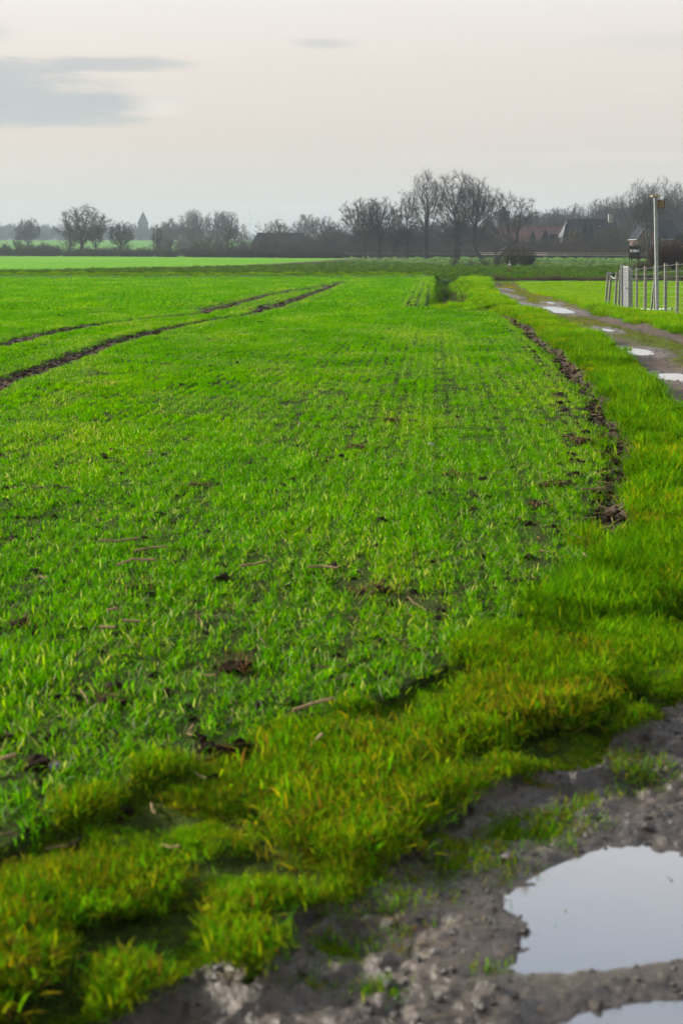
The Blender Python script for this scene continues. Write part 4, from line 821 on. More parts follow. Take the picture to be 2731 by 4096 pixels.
# wind turbines and mast, nearly lost in the haze
M_turb = pmat('turbine_white', (0.55, 0.57, 0.6), 0.5, 0.05, 1.0)
for (px, hy, D, a0, lb) in ((1000, 872, 2900, 18, 'pale wind turbine in the haze nearest the thin mast, blades like a tilted Y'), (1097, 876, 3000, 22, 'pale hazy wind turbine beside the thin mast over the barn'), (119, 885, 2900, 10, 'pale hazy wind turbine behind the solitary field tree')):
    x = pxx(px, D); zg = hill(x, D); hub = CAM_H - (hy - HOR) / FPX * D - zg; e = empty('wind_turbine', (x, D, zg), R(20), label=lb, cat='wind turbine', group='wind turbines in the haze')
    MB().tube([(0, 0, -1), (0, 0, hub * .5), (0, 0, hub)], [1.5, 1.2, .85], 10).build('tower', M_turb, e); n_ = MB().box((0, .6, hub + .7), (1.9, 5.5, 2.1)).build('nacelle', M_turb, e)
    MB().tube([(0, -2.4, hub + .7), (0, -3.6, hub + .7)], [1.0, .3], 8).build('hub', M_turb, n_)
    for k in range(3):
        a = R(a0 + 120 * k); dx, dz = -math.sin(a), math.cos(a); Lb = 18
        MB().tube([(0, -3, hub + .7), (dx * Lb * .2, -3, hub + .7 + dz * Lb * .2), (dx * Lb, -3, hub + .7 + dz * Lb)], [.55, .8, .12], 6).build('blade', M_turb, e)
D = 2700; x = pxx(1112, D); zg = hill(x, D); e = empty('radio_mast', (x, D, zg), 0, label='hair-thin lattice mast standing in the haze over the barn', cat='mast'); hh = CAM_H - (838 - HOR) / FPX * D - zg
MB().tube([(0, 0, 0), (0, 0, hh)], [.55, .35], 4).build('mast', M_turb, e); MB().tube([(0, 0, hh), (0, 0, hh + 4)], .12, 4).build('antenna', M_turb, e)

# ------------------------------------------------------------------ rail fence round the paddock
fl = [(-150, 452), (0, 446), (700, 428), (1000, 400), (1250, 330), (1400, 296), (1700, 292), (1960, 286), (2060, 252), (2200, 238), (2400, 232), (2620, 226), (2800, 222)]
fpts = [Vector((pxx(a, b), b, 0)) for a, b in fl]
e = empty('rail_fence', fpts[6], 0, label='long low rail fence with pale rails on dark posts round the paddock', cat='fence')
org = Vector(fpts[6])
def along(pts, step):
    out = []; carry = 0
    for a, b in zip(pts[:-1], pts[1:]):
        L = (b - a).length; d = carry
        while d < L: out.append(a.lerp(b, d / L)); d += step
        carry = d - L
    return out
fp = along(fpts, 5.6); pm = bpy.data.meshes.new('post')
for i, p in enumerate(fp):
    if i == 0: o = MB().box((0, 0, .46), (.15, .15, .98)).build('post', M_postd, e); pm = o.data
    else: o = obj('post', pm, None, e)
    o.location = p - org; o.rotation_euler = (random.Random(i).uniform(-.03, .03), random.Random(i + 9).uniform(-.04, .04), .2 * i)
for i in range(0, len(fp) - 1):
    rr = random.Random(i); a, b = fp[i] - org, fp[i + 1] - org; ja, jb = rr.uniform(-.03, .03), random.Random(i + 1).uniform(-.03, .03)
    MB().bar((a.x, a.y - .1, .86 + ja), (b.x, b.y - .1, .86 + jb), .09, .10).build('rail', M_rail, e)
    MB().bar((a.x, a.y - .02, 1.20 + ja), (b.x, b.y - .02, 1.20 + jb), .07, .06).build('rail', M_rail, e)
    if i % 2 == 0:
        c = (a + b) / 2; MB().box((c.x, c.y, .6), (.05, .05, 1.24)).build('stake', M_postd, e)

# ------------------------------------------------------------------ wire fence, gate, nest-box pole
def lean_post(par, base, top, w_, mat=M_wood, name='post', d_=None):
    b, t_ = Vector(base), Vector(top); return MB().bar(b - par.location, t_ - par.location, w_, d_ or w_, up=(0, 1, 0)).build(name, mat, par)
fence_spec = [(2545, 45.6, 1072), (2579, 43.7, 1066.5), (2617.5, 41.8, 1064), (2660, 39.2, 1055.5), (2707, 37.6, 1051), (2762, 36.0, 1044), (2830, 34.4, 1035)]
p0 = at(2545, 1241, 45.6); e = empty('wire_fence', p0, 0, label='tall wire mesh fence on pale timber posts beside the track', cat='fence'); tops = []; bases = []
for i, (px, D, ty) in enumerate(fence_spec):
    tpx = at(px + .5, ty, D); zb = ground_z(tpx.x, D) - .05; b = Vector((tpx.x - .01, D, zb)); tops.append(tpx); bases.append(b)
    lean_post(e, b, tpx + Vector((0, 0, .02)), .075 if i % 2 else .062)
gate_b = at(2517, 1064.5, 46.2)
wt = [gate_b] + tops; wb = [Vector((gate_b.x, 46.2, ground_z(gate_b.x, 46.2) + .05))] + [b + Vector((0, 0, .1)) for b in bases]
for k, f in enumerate([0.04, .13, .23, .33, .43, .53, .63, .73, .84, .97]):
    pts = []
    for i in range(len(wt) - 1):
        a = wb[i].lerp(wt[i], f); b = wb[i + 1].lerp(wt[i + 1], f)
        for q in range(4):
            s_ = q / 4; p = a.lerp(b, s_); sag = (.10 if (i == 0 and f > .9) else .018) * 4 * s_ * (1 - s_); pts.append(p - p0 - Vector((.045, 0, sag)))
    pts.append(wt[-1].lerp(wb[-1], 1 - f) - p0); MB().tube(pts, .004 if k == 9 else .0022, 5).build('wire', M_wire, e)
for i in range(len(wt) - 1):
    for q in range(1, 8):
        s_ = q / 8; a = wb[i].lerp(wb[i + 1], s_); b = wt[i].lerp(wt[i + 1], s_); b = a.lerp(b, .85); MB().tube([a - p0 - Vector((.045, 0, 0)), b - p0 - Vector((.045, 0, 0))], .001, 4).build('wire', M_wire, e)
# slanting posts and black beam past the gate
p1 = at(2445, 1226, 54); e2 = empty('leaning_posts', p1, 0, label='row of slanting timber fence posts with a black beam across their tops', cat='fence')
LP = [(2420, 1094, 2430.6), (2431, 1101, 2443), (2458, 1087, 2466), (2472, 1079, 2480)]; lt = []
for i, (bx, ty, tx) in enumerate(LP):
    D = 55.0 - i * 1.6; xb = pxx(bx, D); b = Vector((xb, D, ground_z(xb, D) - .05)); t_ = at(tx, ty, D); lt.append(t_); lean_post(e2, b, t_, .075)
    for f in (.2, .35, .5, .65, .8):
        if i: MB().tube([lb_.lerp(lt[i - 1], f) - p1, b.lerp(t_, f) - p1], .003, 4).build('wire', M_wire, e2)
    lb_ = b
MB().bar(at(2428, 1092, 55.0) - p1, at(2447, 1100, 53) - p1, .10, .10).build('beam', M_black, e2)
MB().bar(at(2447, 1099.5, 53) - p1, at(2532, 1105, 53) - p1, .05, .06).build('beam', M_black, e2)
MB().bar(at(2532, 1105, 53) - p1, at(2760, 1110, 52) - p1, .06, .07).build('beam', M_black, e2)
MB().tube([at(2443, 1103, 52.9) - p1, at(2448, 1112, 52.8) - p1, at(2455, 1114, 52.5) - p1, at(2461, 1106, 52) - p1], .012, 5).build('rope', M_white, e2)
# gate
gl = at(2487, 1058, 46.9); g0 = Vector((gl.x, 46.9, ground_z(gl.x, 46.9))); e3 = empty('metal_gate', g0, 0, label='narrow grey metal gate with horizontal bars between two steel posts', cat='gate')
gr = at(2518, 1063.7, 46.3); g1 = Vector((gr.x, 46.3, ground_z(gr.x, 46.3)))
MB().bar(Vector((0, 0, -.2)), Vector((0, 0, gl.z - g0.z)), .085, .085, up=(0, 1, 0)).build('gate_post', M_concrete, e3)
d_ = g1 - g0; MB().bar(d_ + Vector((0, 0, -.2)), d_ + Vector((0, 0, gr.z - g1.z)), .14, .09, up=(0, 1, 0)).build('gate_post', M_concrete, e3)
ht = gl.z - g0.z - .02; dv = Vector((d_.x, d_.y, 0)).normalized(); L = math.hypot(d_.x, d_.y); a_, b_ = dv * .06, dv * (L - .085)
MB().bar(a_ + Vector((0, 0, ht - .05)), b_ + Vector((0, 0, ht - .06)), .03, .05).build('rail', M_wire, e3); MB().bar(a_ + Vector((0, 0, .03)), b_ + Vector((0, 0, .03)), .03, .07).build('rail', M_wire, e3)
pan = MB().bar((a_ + b_) / 2 + Vector((0, 0, .05)), (a_ + b_) / 2 + Vector((0, 0, ht - .08)), .008, L - .17, up=(dv.x, dv.y, 0)).build('panel', pmat('gate_mesh_grey', (.13, .14, .15), .6, .1, 20), e3)
for k in range(10):
    z = .12 + k * (ht - .2) / 10; MB().tube([a_ + Vector((-.01, -.035, z)), b_ + Vector((-.01, -.035, z))], .006, 5).build('bar', M_wire, e3)
MB().bar((a_ + b_) / 2 + Vector((.02, -.06, .03)), (a_ + b_) / 2 + Vector((.02, -.06, ht)), .014, .014, up=(0, 1, 0)).build('cord', pmat('pink_cord', (.45, .22, .22), .7), e3)
lk = MB().box((a_ + b_) / 2 * 1 + Vector((-.02, -.08, ht * .5)), (.06, .05, .05)).build('lock', M_trim, e3)
# nest-box pole
D = 41.6; bx = pxx(2627.5, D); zb = ground_z(bx, D) - .1; b0 = Vector((bx, D, zb)); e4 = empty('nest_box_pole', b0, 0, label='tall square grey pole with plank cap and wooden nest box near its top', cat='pole')
tp_ = at(2619.5, 787, D) - b0; MB().bar((0, 0, 0), tp_, .088, .088, up=(0, 1, 0)).build('pole', pmat('pole_grey', (.30, .31, .32), .65, .15, 10, .15), e4)
cp = MB().box((tp_.x - .005, tp_.y, tp_.z + .02), (.22, .22, .042), 0).build('cap_plank', M_newwood, e4)
bc = at(2641.5, 817.5, D) - b0; bx_ = MB().box((bc.x, bc.y - .02, bc.z), (.165, .20, .215)).build('nest_box', M_boxwood, e4)
MB().bar((bc.x - .115, bc.y - .02, bc.z + .123), (bc.x + .15, bc.y - .02, bc.z + .135), .26, .018, up=(0, 0, 1)).build('box_roof', M_darkwood, bx_)
MB().box((bc.x - .082, bc.y - .125, bc.z), (.014, .012, .215)).build('edge_strip', M_darkwood, bx_); MB().box((bc.x + .082, bc.y - .125, bc.z), (.014, .012, .215)).build('edge_strip', M_darkwood, bx_); MB().box((bc.x, bc.y - .125, bc.z - .105), (.16, .012, .016)).build('edge_strip', M_darkwood, bx_)
MB().bar((bc.x - .105, bc.y, bc.z - .2), (bc.x - .115, bc.y, bc.z + .30), .03, .02, up=(0, 1, 0)).build('back_board', M_darkwood, bx_)
sb = at(2602, 1232, 42.4); sb.z = ground_z(sb.x, 42.4) - .03; st_ = at(2613.5, 1128, 41.9); lean_post(e4, sb, st_, .05, M_concrete, 'brace')
# white sheeting on the ground by the fence
rng = np.random.default_rng(5); m_ = MB(); n = 26
xs = np.linspace(pxx(2556, 44.5), pxx(2705, 43.2), n)
for i in range(n):
    for j in range(4):
        y_ = 44.3 - i * .04 + (j - 1.5) * .22; m_.v.append((xs[i] + rng.uniform(-.02, .02), y_, ground_z(xs[i], y_) + .03 + .03 * abs(rng.normal())))
m_.f += [(i * 4 + j, i * 4 + j + 1, i * 4 + j + 5, i * 4 + j + 4) for i in range(n - 1) for j in range(3)]
tagp(m_.build('plastic_sheet', M_white), 'crumpled white plastic sheeting lying on the grass behind the wire fence', 'sheet')
# high seat
D = 143; s = D / FPX; xc = pxx(2535.5, D); e5 = empty('high_seat', (xc, D, hill(xc, D)), R(-9), label='small dark wooden hunting hut on stilts with white window openings', cat='hut')
zf = CAM_H - (1034 - HOR) * s - e5.location.z; zt = CAM_H - (985 - HOR) * s - e5.location.z; hw = 21.5 * s
k_ = 0
for (ax, ay, ux, uy, wl_) in ((-hw, -hw, 1, 0, 2 * hw), (-hw, hw, 1, 0, 2 * hw), (-hw, -hw, 0, 1, 2 * hw), (hw, -hw, 0, 1, 2 * hw)):
    nb = 9
    for i in range(nb):
        f = (i + .5) / nb; px_, py_ = ax + ux * wl_ * f, ay + uy * wl_ * f; bw = wl_ / nb * .94; dm = (bw, .025) if ux else (.025, bw); z1, z2 = zf + (zt - zf) * .50, zf + (zt - zf) * .76
        MB().box((px_, py_, (zf + z1) / 2), (*dm, z1 - zf)).build('board', M_darkwood, e5); MB().box((px_, py_, (z2 + zt) / 2), (*dm, zt - z2)).build('board', M_darkwood, e5)
for (a, b) in ((-hw + .06, -hw * .42), (-hw * .32, hw * .45), (hw * .62, hw * .78)):
    MB().box(((a + b) / 2, -hw + .03, zf + (zt - zf) * .63), (b - a, .02, (zt - zf) * .25)).build('window', M_white, e5)
for x_ in (-hw, hw):
    for y_ in (-hw, hw): MB().box((x_, y_, (zf + zt) / 2), (.05, .05, zt - zf + .02)).build('corner_post', M_darkwood, e5)
for f in (.5, .76): MB().box((0, -hw - .015, zf + (zt - zf) * f), (2 * hw, .03, .05)).build('trim', M_darkwood, e5)
MB().box((0, 0, zf), (2 * hw, 2 * hw, .05)).build('floor', M_darkwood, e5)
MB().bar((-hw - .13, 0, zt + .01), (hw + .10, 0, zt + .085), 2 * hw + .3, .035).build('roof', pmat('roofing_felt', (.10, .105, .11), .7), e5)
for x_ in (-hw * .95, -hw * .55, hw * .62, hw * .95): MB().bar((x_, -hw * .9, 0), (x_, -hw * .9, zf), .06).build('leg', M_darkwood, e5)
for x_ in (-hw * .9, hw * .9): MB().bar((x_, hw * .9, 0), (x_, hw * .9, zf), .06).build('leg', M_darkwood, e5)
MB().bar((-hw * .6, -hw * .9 - .05, zf - .02), (hw * .75, -hw * .9 - .05, .1), .04).build('brace', M_darkwood, e5); MB().bar((hw * .6, -hw * .9 - .08, zf - .02), (-hw * .5, -hw * .9 - .08, .1), .04).build('brace', M_darkwood, e5)
# bird on the hut roof
bz = e5.location.z + zt + .06; bxp = at(2522, 983, D); bm = bmesh.new(); bmesh.ops.create_uvsphere(bm, u_segments=14, v_segments=10, radius=1)
for v in bm.verts:
    x_, y_, z_ = v.co; tail = max(0, x_); v.co = (x_ * .13 + (.08 if x_ > .7 else 0), y_ * .055 * (1 - .5 * tail), z_ * .06 * (1 - .55 * tail) + .10 - .05 * x_)
bmesh.ops.create_uvsphere(bm, u_segments=10, v_segments=8, radius=.042, matrix=__import__('mathutils').Matrix.Translation((-.115, 0, .20)))
me = bpy.data.meshes.new('bird'); bm.to_mesh(me); bm.free(); e6 = empty('bird', (bxp.x, D, bz), R(-25), label='pale bird of prey perched on the roof of the hunting hut', cat='bird')
obj('body', me, pmat('pale_plumage', (.45, .40, .34), .9, .4, 12), e6); MB().tube([(-.15, 0, .2), (-.185, 0, .185)], [.014, .003], 6).build('beak', M_black, e6)
for y_ in (-.02, .02): MB().tube([(0, y_, .05), (0, y_, -.005)], .008, 5).build('leg', M_black, e6)
# marker post
D = 103; x = pxx(2036, D); z = hill(x, D); e7 = empty('marker_post', (x, D, z), 0, label='thin dark marker post with a white disc and orange tag at the field edge', cat='marker post')
MB().bar((0, 0, -.05), (.01, 0, .84), .05, .05).build('post', M_postd, e7); MB().tube([(.01, -.03, .66), (.01, -.055, .66)], .085, 16).build('disc', M_white, e7); MB().box((.05, -.04, .44), (.09, .02, .09)).build('tag', pmat('orange_tag', (.55, .16, .05), .6), e7)
MB().tube([(.01, 0, .83), (.012, 0, .92)], [.03, .012], 6).build('cap', M_white, e7)
# open shelter right of the willow
D = 165; s = D / FPX; xc = pxx(2735, D); e8 = empty('field_shelter', (xc, D, 0), 0, label='dark open field shelter with tan roof edge behind the willow shrubs', cat='shelter')
z1 = CAM_H - (988 - HOR) * s; hw = 36 * s
MB().box((0, 1.4, z1 / 2 - .3), (2 * hw, .06, z1 - .3)).build('back_wall', M_darkwood, e8)
for x_ in (-hw, hw): MB().box((x_, .4, z1 / 2 - .1), (.06, 2.0, z1 - .15)).build('side_wall', M_darkwood, e8)
MB().bar((0, -.9, z1 + .05), (0, 1.7, z1 - .2), 2 * hw + .4, .06).build('roof', M_boxwood, e8); MB().box((0, -.93, z1 + .03), (2 * hw + .4, .04, .14)).build('roof_edge', M_newwood, e8)

# ------------------------------------------------------------------ dead brambles along the far end of the meadow
BL = ['tallest dead bramble mound, at the track end beside the marker post', 'low bramble mound just behind the marker post foot', 'flat bramble mound next to the low one by the marker post', 'rounded bramble mound in line with the dense bank shrub', 'high arched bramble mound halfway along the meadow edge', 'low bramble mound beside the high arched one', 'thin bramble mound between arched mound and leaning posts', 'bramble mound ending at the leaning posts', 'bramble mound seen behind the leaning posts', 'bramble mound behind the metal gate', 'bramble mound behind the first fence posts past the gate', 'bramble mound behind the nest-box pole', 'bramble mound behind the last fence posts past the pole']
for i, (px, wd, top) in enumerate([(1990, 92, 1090), (2050, 70, 1104), (2110, 80, 1102), (2165, 84, 1096), (2215, 100, 1090), (2275, 88, 1098), (2335, 80, 1100), (2390, 84, 1098), (2440, 80, 1098), (2500, 90, 1090), (2570, 90, 1088), (2640, 90, 1088), (2710, 90, 1090)]):
    place_shrub(px, 80.5 + (i % 3) * .5, top + 3, wd, 'd', BL[i], name='bramble_mound', group='bramble mounds along the meadow edge', rz=i * 1.7, twig=M_bramble, zb=hill(pxx(px, 80.5), 80.5) - .05)
# scrub in the ditch
x = 3.42; e = None
place_shrub(1806, 45.5, 1158, 95, 'b', 'bare dark scrub growing in the bottom of the ditch', name='ditch_scrub', zb=-0.95, twig=M_bramble)
place_shrub(1838, 47.0, 1172, 55, 'c', 'bare upright twigs standing in the ditch beside the scrub', name='ditch_scrub', zb=-0.9, twig=M_bramble)
place_shrub(1782, 64, 1128, 40, 'e', 'small scrub at the narrow far part of the ditch', name='ditch_scrub', zb=-.75)
a = at(1852, 1210, 46.5); b = at(1846, 1178, 46.5); c = at(1832, 1148, 46.3); d = at(1815, 1120, 46.2)
tagp(MB().tube([a + Vector((0, 0, -.25)), a, b, c, d], [.016, .014, .012, .009, .004], 5).tube([b, at(1868, 1192, 46.3)], [.009, .003], 4).tube([a, at(1858, 1190, 46.2), at(1872, 1205, 46)], [.009, .007, .003], 4).build('dead_branch', M_bark), 'long bare branch slanting up out of the ditch', 'branch')

# ------------------------------------------------------------------ grass, wheat and litter
def tuft(seed, n, h, wd, spread, droop, cols, K=3, base=.02):
    rng = np.random.default_rng(seed); az = rng.uniform(0, 6.28, n); tl = np.abs(rng.normal(spread, spread * .5, n)); hh = h * rng.uniform(.55, 1.15, n); V = []; Q = []; C = []
    t_ = np.linspace(0, 1, K + 1)
    wv = np.array([.75, 1, .8, .12]) if K == 3 else np.array([.8, 1, .1])
    for i in range(n):
        d = np.array([math.cos(az[i]), math.sin(az[i]), 0]); sd = np.array([-d[1], d[0], 0]); ph = rng.uniform(-.9, .9); sd = sd * math.cos(ph) + d * math.sin(ph)
        b0 = np.array([rng.normal(0, base), rng.normal(0, base), -.004]); ang = tl[i] + droop * rng.uniform(.4, 1.4) * t_ ; st = hh[i] / K
        p = [b0]; 
        for k in range(K): p.append(p[-1] + (d * math.sin(ang[k]) + np.array([0, 0, 1]) * math.cos(ang[k])) * st)
        b = len(V); w_ = wd * rng.uniform(.7, 1.25); c = np.array(cols[rng.integers(0, len(cols))]) * rng.uniform(.75, 1.25)
        for k in range(K + 1):
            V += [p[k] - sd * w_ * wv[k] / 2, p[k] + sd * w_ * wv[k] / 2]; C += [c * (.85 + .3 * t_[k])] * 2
        Q += [(b + 2 * k, b + 2 * k + 1, b + 2 * k + 3, b + 2 * k + 2) for k in range(K)]
    me = mesh_np('tuft', np.array(V), np.array(Q)); C = np.concatenate([np.array(C), np.ones((len(C), 1))], 1)
    a = me.attributes.new('Col', 'FLOAT_COLOR', 'POINT'); a.data.foreach_set('color', C.astype(np.float32).ravel()); return me
WH = [(0.079, 0.293, 0.001), (0.059, 0.252, 0.001), (0.121, 0.330, 0.002), (0.074, 0.274, 0.001), (0.205, 0.330, 0.003), (0.042, 0.179, 0.001), (0.063, 0.260, 0.001), (0.103, 0.302, 0.002), (0.145, 0.336, 0.002), (0.050, 0.207, 0.001), (0.090, 0.291, 0.001), (0.040, 0.157, 0.001), (0.36, 0.440, 0.22)]  # last entry: greyish-green blades, paled so their colour imitates dew sparkle
GRN = [(0.065, 0.225, 0.003), (0.095, 0.25, 0.004), (0.05, 0.18, 0.004), (0.16, 0.26, 0.005), (0.08, 0.23, 0.003)]
YEL = [(0.30, 0.25, 0.008), (0.20, 0.25, 0.006), (0.12, 0.22, 0.005), (0.27, 0.22, 0.010), (0.15, 0.22, 0.006), (0.14, 0.20, 0.006), (0.17, 0.10, 0.025), (0.12, 0.075, 0.02)]
rng = np.random.default_rng(99)
def tuft_arr(r, n, h, wd, spread, droop, cols, K=3, base=.02):
    az = r.uniform(0, 6.28, n); tl = np.abs(r.normal(spread, spread * .5, n)); hh = h * r.uniform(.5, 1.2, n); t_ = np.linspace(0, 1, K + 1)
    wv = np.array([.75, 1, .8, .12]) if K == 3 else np.array([.8, 1, .1])
    d = np.stack([np.cos(az), np.sin(az), 0 * az], -1); sd0 = np.stack([-np.sin(az), np.cos(az), 0 * az], -1); ph = r.uniform(-.9, .9, (n, 1)); sd = sd0 * np.cos(ph) + d * np.sin(ph)
    p = np.concatenate([r.normal(0, base, (n, 2)), np.full((n, 1), -.006)], 1); ang = tl[:, None] + droop * r.uniform(.3, 1.5, (n, 1)) * t_[None]
    w_ = wd * r.uniform(.7, 1.25, (n, 1)); c = np.array(cols)[r.integers(0, len(cols), n)] * r.uniform(.7, 1.25, (n, 1)); V = []; C = []
    for k in range(K + 1):
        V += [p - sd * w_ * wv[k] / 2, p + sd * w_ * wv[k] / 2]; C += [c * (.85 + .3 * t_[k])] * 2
        if k < K: p = p + (d * np.sin(ang[:, k:k + 1]) + np.array([[0, 0, 1]]) * np.cos(ang[:, k:k + 1])) * (hh / K)[:, None]
    V = np.stack(V, 1); C = np.stack(C, 1); m_ = 2 * (K + 1); b = (np.arange(n) * m_)[:, None, None]
    Q = b + np.array([[2 * k, 2 * k + 1, 2 * k + 3, 2 * k + 2] for k in range(K)])[None]
    return V.reshape(-1, 3), Q.reshape(-1, 4), C.reshape(-1, 3)
def patch_mesh(r, spots, gen):
    vs, qs, cs = [], [], []; b = 0
    for (x, y, s_) in spots:
        V, Q, C = gen(r); V = V * s_; V[:, 0] += x; V[:, 1] += y; vs.append(V); qs.append(Q + b); cs.append(C * r.uniform(.85, 1.15)); b += len(V)
    V = np.concatenate(vs); me = mesh_np('patch', V, np.concatenate(qs)); C = np.concatenate(cs); C = np.concatenate([C, np.ones((len(C), 1))], 1)
    at_ = me.attributes.new('Col', 'FLOAT_COLOR', 'POINT'); at_.data.foreach_set('color', C.astype(np.float32).ravel()); return me
def coll(name, meshes, mat):
    c = bpy.data.collections.new(name)
    for i, me in enumerate(meshes): hidden('%s_%02d' % (name, i), me, mat, c)
    return c
def row_spots(r, size, step, keepp):
    out = []
    for i in range(int(round(size / .125))):
        kk = keepp * (r.uniform(.35, .8) if r.uniform() < .16 else 1)
        for y in np.arange(0, size, step):
            if r.uniform() < kk:
                ly = y + r.uniform(0, step) - size / 2; out.append((i * .125 + .0625 - size / 2 + .066 * ly + r.normal(0, .02), ly, r.uniform(.7, 1.2)))
    return out
pr = np.random.default_rng(1234)
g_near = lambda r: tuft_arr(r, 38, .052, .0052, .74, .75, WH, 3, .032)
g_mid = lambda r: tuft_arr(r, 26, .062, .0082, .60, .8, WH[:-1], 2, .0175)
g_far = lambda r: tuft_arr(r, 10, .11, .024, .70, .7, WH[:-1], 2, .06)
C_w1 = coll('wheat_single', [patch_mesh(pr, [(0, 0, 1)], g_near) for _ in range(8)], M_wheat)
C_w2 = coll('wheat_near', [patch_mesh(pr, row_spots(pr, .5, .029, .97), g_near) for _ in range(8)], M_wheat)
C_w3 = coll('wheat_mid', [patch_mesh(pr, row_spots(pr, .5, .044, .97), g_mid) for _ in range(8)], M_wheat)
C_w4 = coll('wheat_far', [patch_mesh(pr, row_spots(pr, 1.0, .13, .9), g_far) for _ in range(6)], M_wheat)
def emit(name, coll, x, y, sc, rng, npick, tints, label, cat, pick0=0, tilt=.15, hs=None, dz=0.0, pick=None, rz=None):
    z = land(x, y)[0] + dz; n = len(x); P = np.stack([x, y, z], -1); rot = np.stack([rng.normal(0, tilt, n), rng.normal(0, tilt, n), rng.uniform(0, 6.28, n) if rz is None else rz], -1)
    if not hasattr(sc, '__len__'): sc = np.full(n, sc)
    S = np.stack([sc, sc, sc * (1 if hs is None else hs)], -1); return scatter(name, coll, P, rot, S, rng.integers(0, npick, n) + pick0 if pick is None else pick, tints, label=label, cat=cat)
def bareness(x, y):
    z_, so_, rg_, we_, a1, a2 = land(x, y); gap = row_gap(x, y) * .7 * sm(45, 25, y); bare = sm(.70, .80, fbm(x * 2.3, y * 1.6, 71, 3)) * .6
    return np.where(rg_ == 0, np.maximum.reduce([so_ * 1.15, gap, bare]), 2.0)
def tiles(y0, y1, size):
    ks = np.arange(int(y0 / size), int(y1 / size)); xs, ys = [], []
    for k in ks:
        y = (k + .5) * size; hw_ = .275 * y + 1.6; j = np.arange(int((-hw_ - .066 * y) / size) - 1, int((min(hw_, 6) - .066 * y) / size) + 2); xs.append((j + .5) * size + .066 * y); ys.append(np.full(len(j), y))
    return np.concatenate(xs), np.concatenate(ys)
def classify(x, y, size, thr):
    mxv = np.zeros(len(x)); mnv = np.full(len(x), 9.)
    for oy in np.linspace(-.42, .42, 5):
        for ox in np.linspace(-.42, .42, 5):
            b = bareness(x + ox * size + .066 * oy * size, y + oy * size); mxv = np.maximum(mxv, b); mnv = np.minimum(mnv, b)
    return mxv < thr, (mxv >= thr) & (mnv < 1.0)
GW = 'sown young wheat'
sx_, sy_ = [], []
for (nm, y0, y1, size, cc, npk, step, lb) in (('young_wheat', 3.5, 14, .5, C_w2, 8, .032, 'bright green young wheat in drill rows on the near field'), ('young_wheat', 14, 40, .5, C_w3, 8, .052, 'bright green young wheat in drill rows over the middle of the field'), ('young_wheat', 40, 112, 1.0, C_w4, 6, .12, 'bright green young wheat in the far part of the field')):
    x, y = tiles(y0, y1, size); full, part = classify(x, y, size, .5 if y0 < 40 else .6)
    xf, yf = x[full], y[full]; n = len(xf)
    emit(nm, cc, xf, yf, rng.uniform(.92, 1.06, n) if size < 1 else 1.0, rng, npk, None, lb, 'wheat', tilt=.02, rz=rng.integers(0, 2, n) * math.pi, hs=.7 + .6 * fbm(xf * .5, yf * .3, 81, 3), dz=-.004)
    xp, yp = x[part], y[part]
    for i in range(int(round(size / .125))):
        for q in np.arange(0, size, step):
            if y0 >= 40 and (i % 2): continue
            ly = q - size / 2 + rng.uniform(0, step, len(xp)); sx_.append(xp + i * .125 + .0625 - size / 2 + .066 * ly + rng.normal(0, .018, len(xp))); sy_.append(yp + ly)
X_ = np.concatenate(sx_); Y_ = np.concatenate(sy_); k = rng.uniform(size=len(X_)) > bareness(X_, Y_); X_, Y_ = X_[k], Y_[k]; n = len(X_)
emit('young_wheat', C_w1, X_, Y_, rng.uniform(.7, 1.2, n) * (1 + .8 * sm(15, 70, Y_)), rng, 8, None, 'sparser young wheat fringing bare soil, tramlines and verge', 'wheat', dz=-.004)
# verge, track tongue and meadow grass
def rand_pts(n, y0, y1, fx0, fx1, pw=1.0):
    y = y0 * (y1 / y0) ** (rng.uniform(size=n) ** pw); a, b = fx0(y), fx1(y); return a + (b - a) * rng.uniform(size=n), y
g_short = lambda r: tuft_arr(r, 28, .040, .0036, .98, .6, GRN + YEL[1:3], 3, .030)
g_shorty = lambda r: tuft_arr(r, 28, .041, .0036, 1.0, .6, YEL + GRN[:3], 3, .030)
g_long = lambda r: tuft_arr(r, 26, .068, .0038, .68, .95, GRN, 3, .034)
g_longy = lambda r: tuft_arr(r, 26, .066, .0040, .70, .95, YEL[1:3] + GRN + YEL[:1], 3, .028)
def disc(r, n, rad): return [(rad * math.sqrt(u) * math.cos(a), rad * math.sqrt(u) * math.sin(a), r.uniform(.65, 1.25)) for u, a in zip(r.uniform(0, 1, n), r.uniform(0, 6.28, n))]
shapes = []
for g in (g_short, g_shorty, g_long, g_longy):
    shapes += [patch_mesh(pr, disc(pr, 26, .17), g) for _ in range(4)] + [patch_mesh(pr, [(0, 0, 1)], g) for _ in range(4)]
C_gr = coll('grass', shapes, M_grass)           # each kind: four clumps then four single tufts
def track_grass(X, Y, rg, a1, a2, we):
    f = np.exp(-((X - (ev(C_RUTL, Y) + ev(C_RUTR, Y)) / 2) / .45) ** 4) * sm(6, 9, Y) * sm(.36, .50, a1 * .5 + a2 * .5 + .07)
    f = np.maximum(f, sm(38, 50, Y) * sm(.40, .52, a2)); return np.where(rg == 2, f * (we < .3), 0)
def verge_ok(X, Y):
    z_, so_, rg_, we_, a1, a2 = land(X, Y); return np.where((rg_ == 1) & ((we_ < .35) | (z_ > WATER_Z + .025)), 1 - np.clip(so_ * 1.2, 0, 1), 0), z_, rg_, a1, a2, we_
lo = lambda y: np.maximum(-.28 * y - 1.5, ev(C_EDGE, y) - .5); hi = lambda y: ev(C_MUDL, y) + .3
PX, PY = [], []
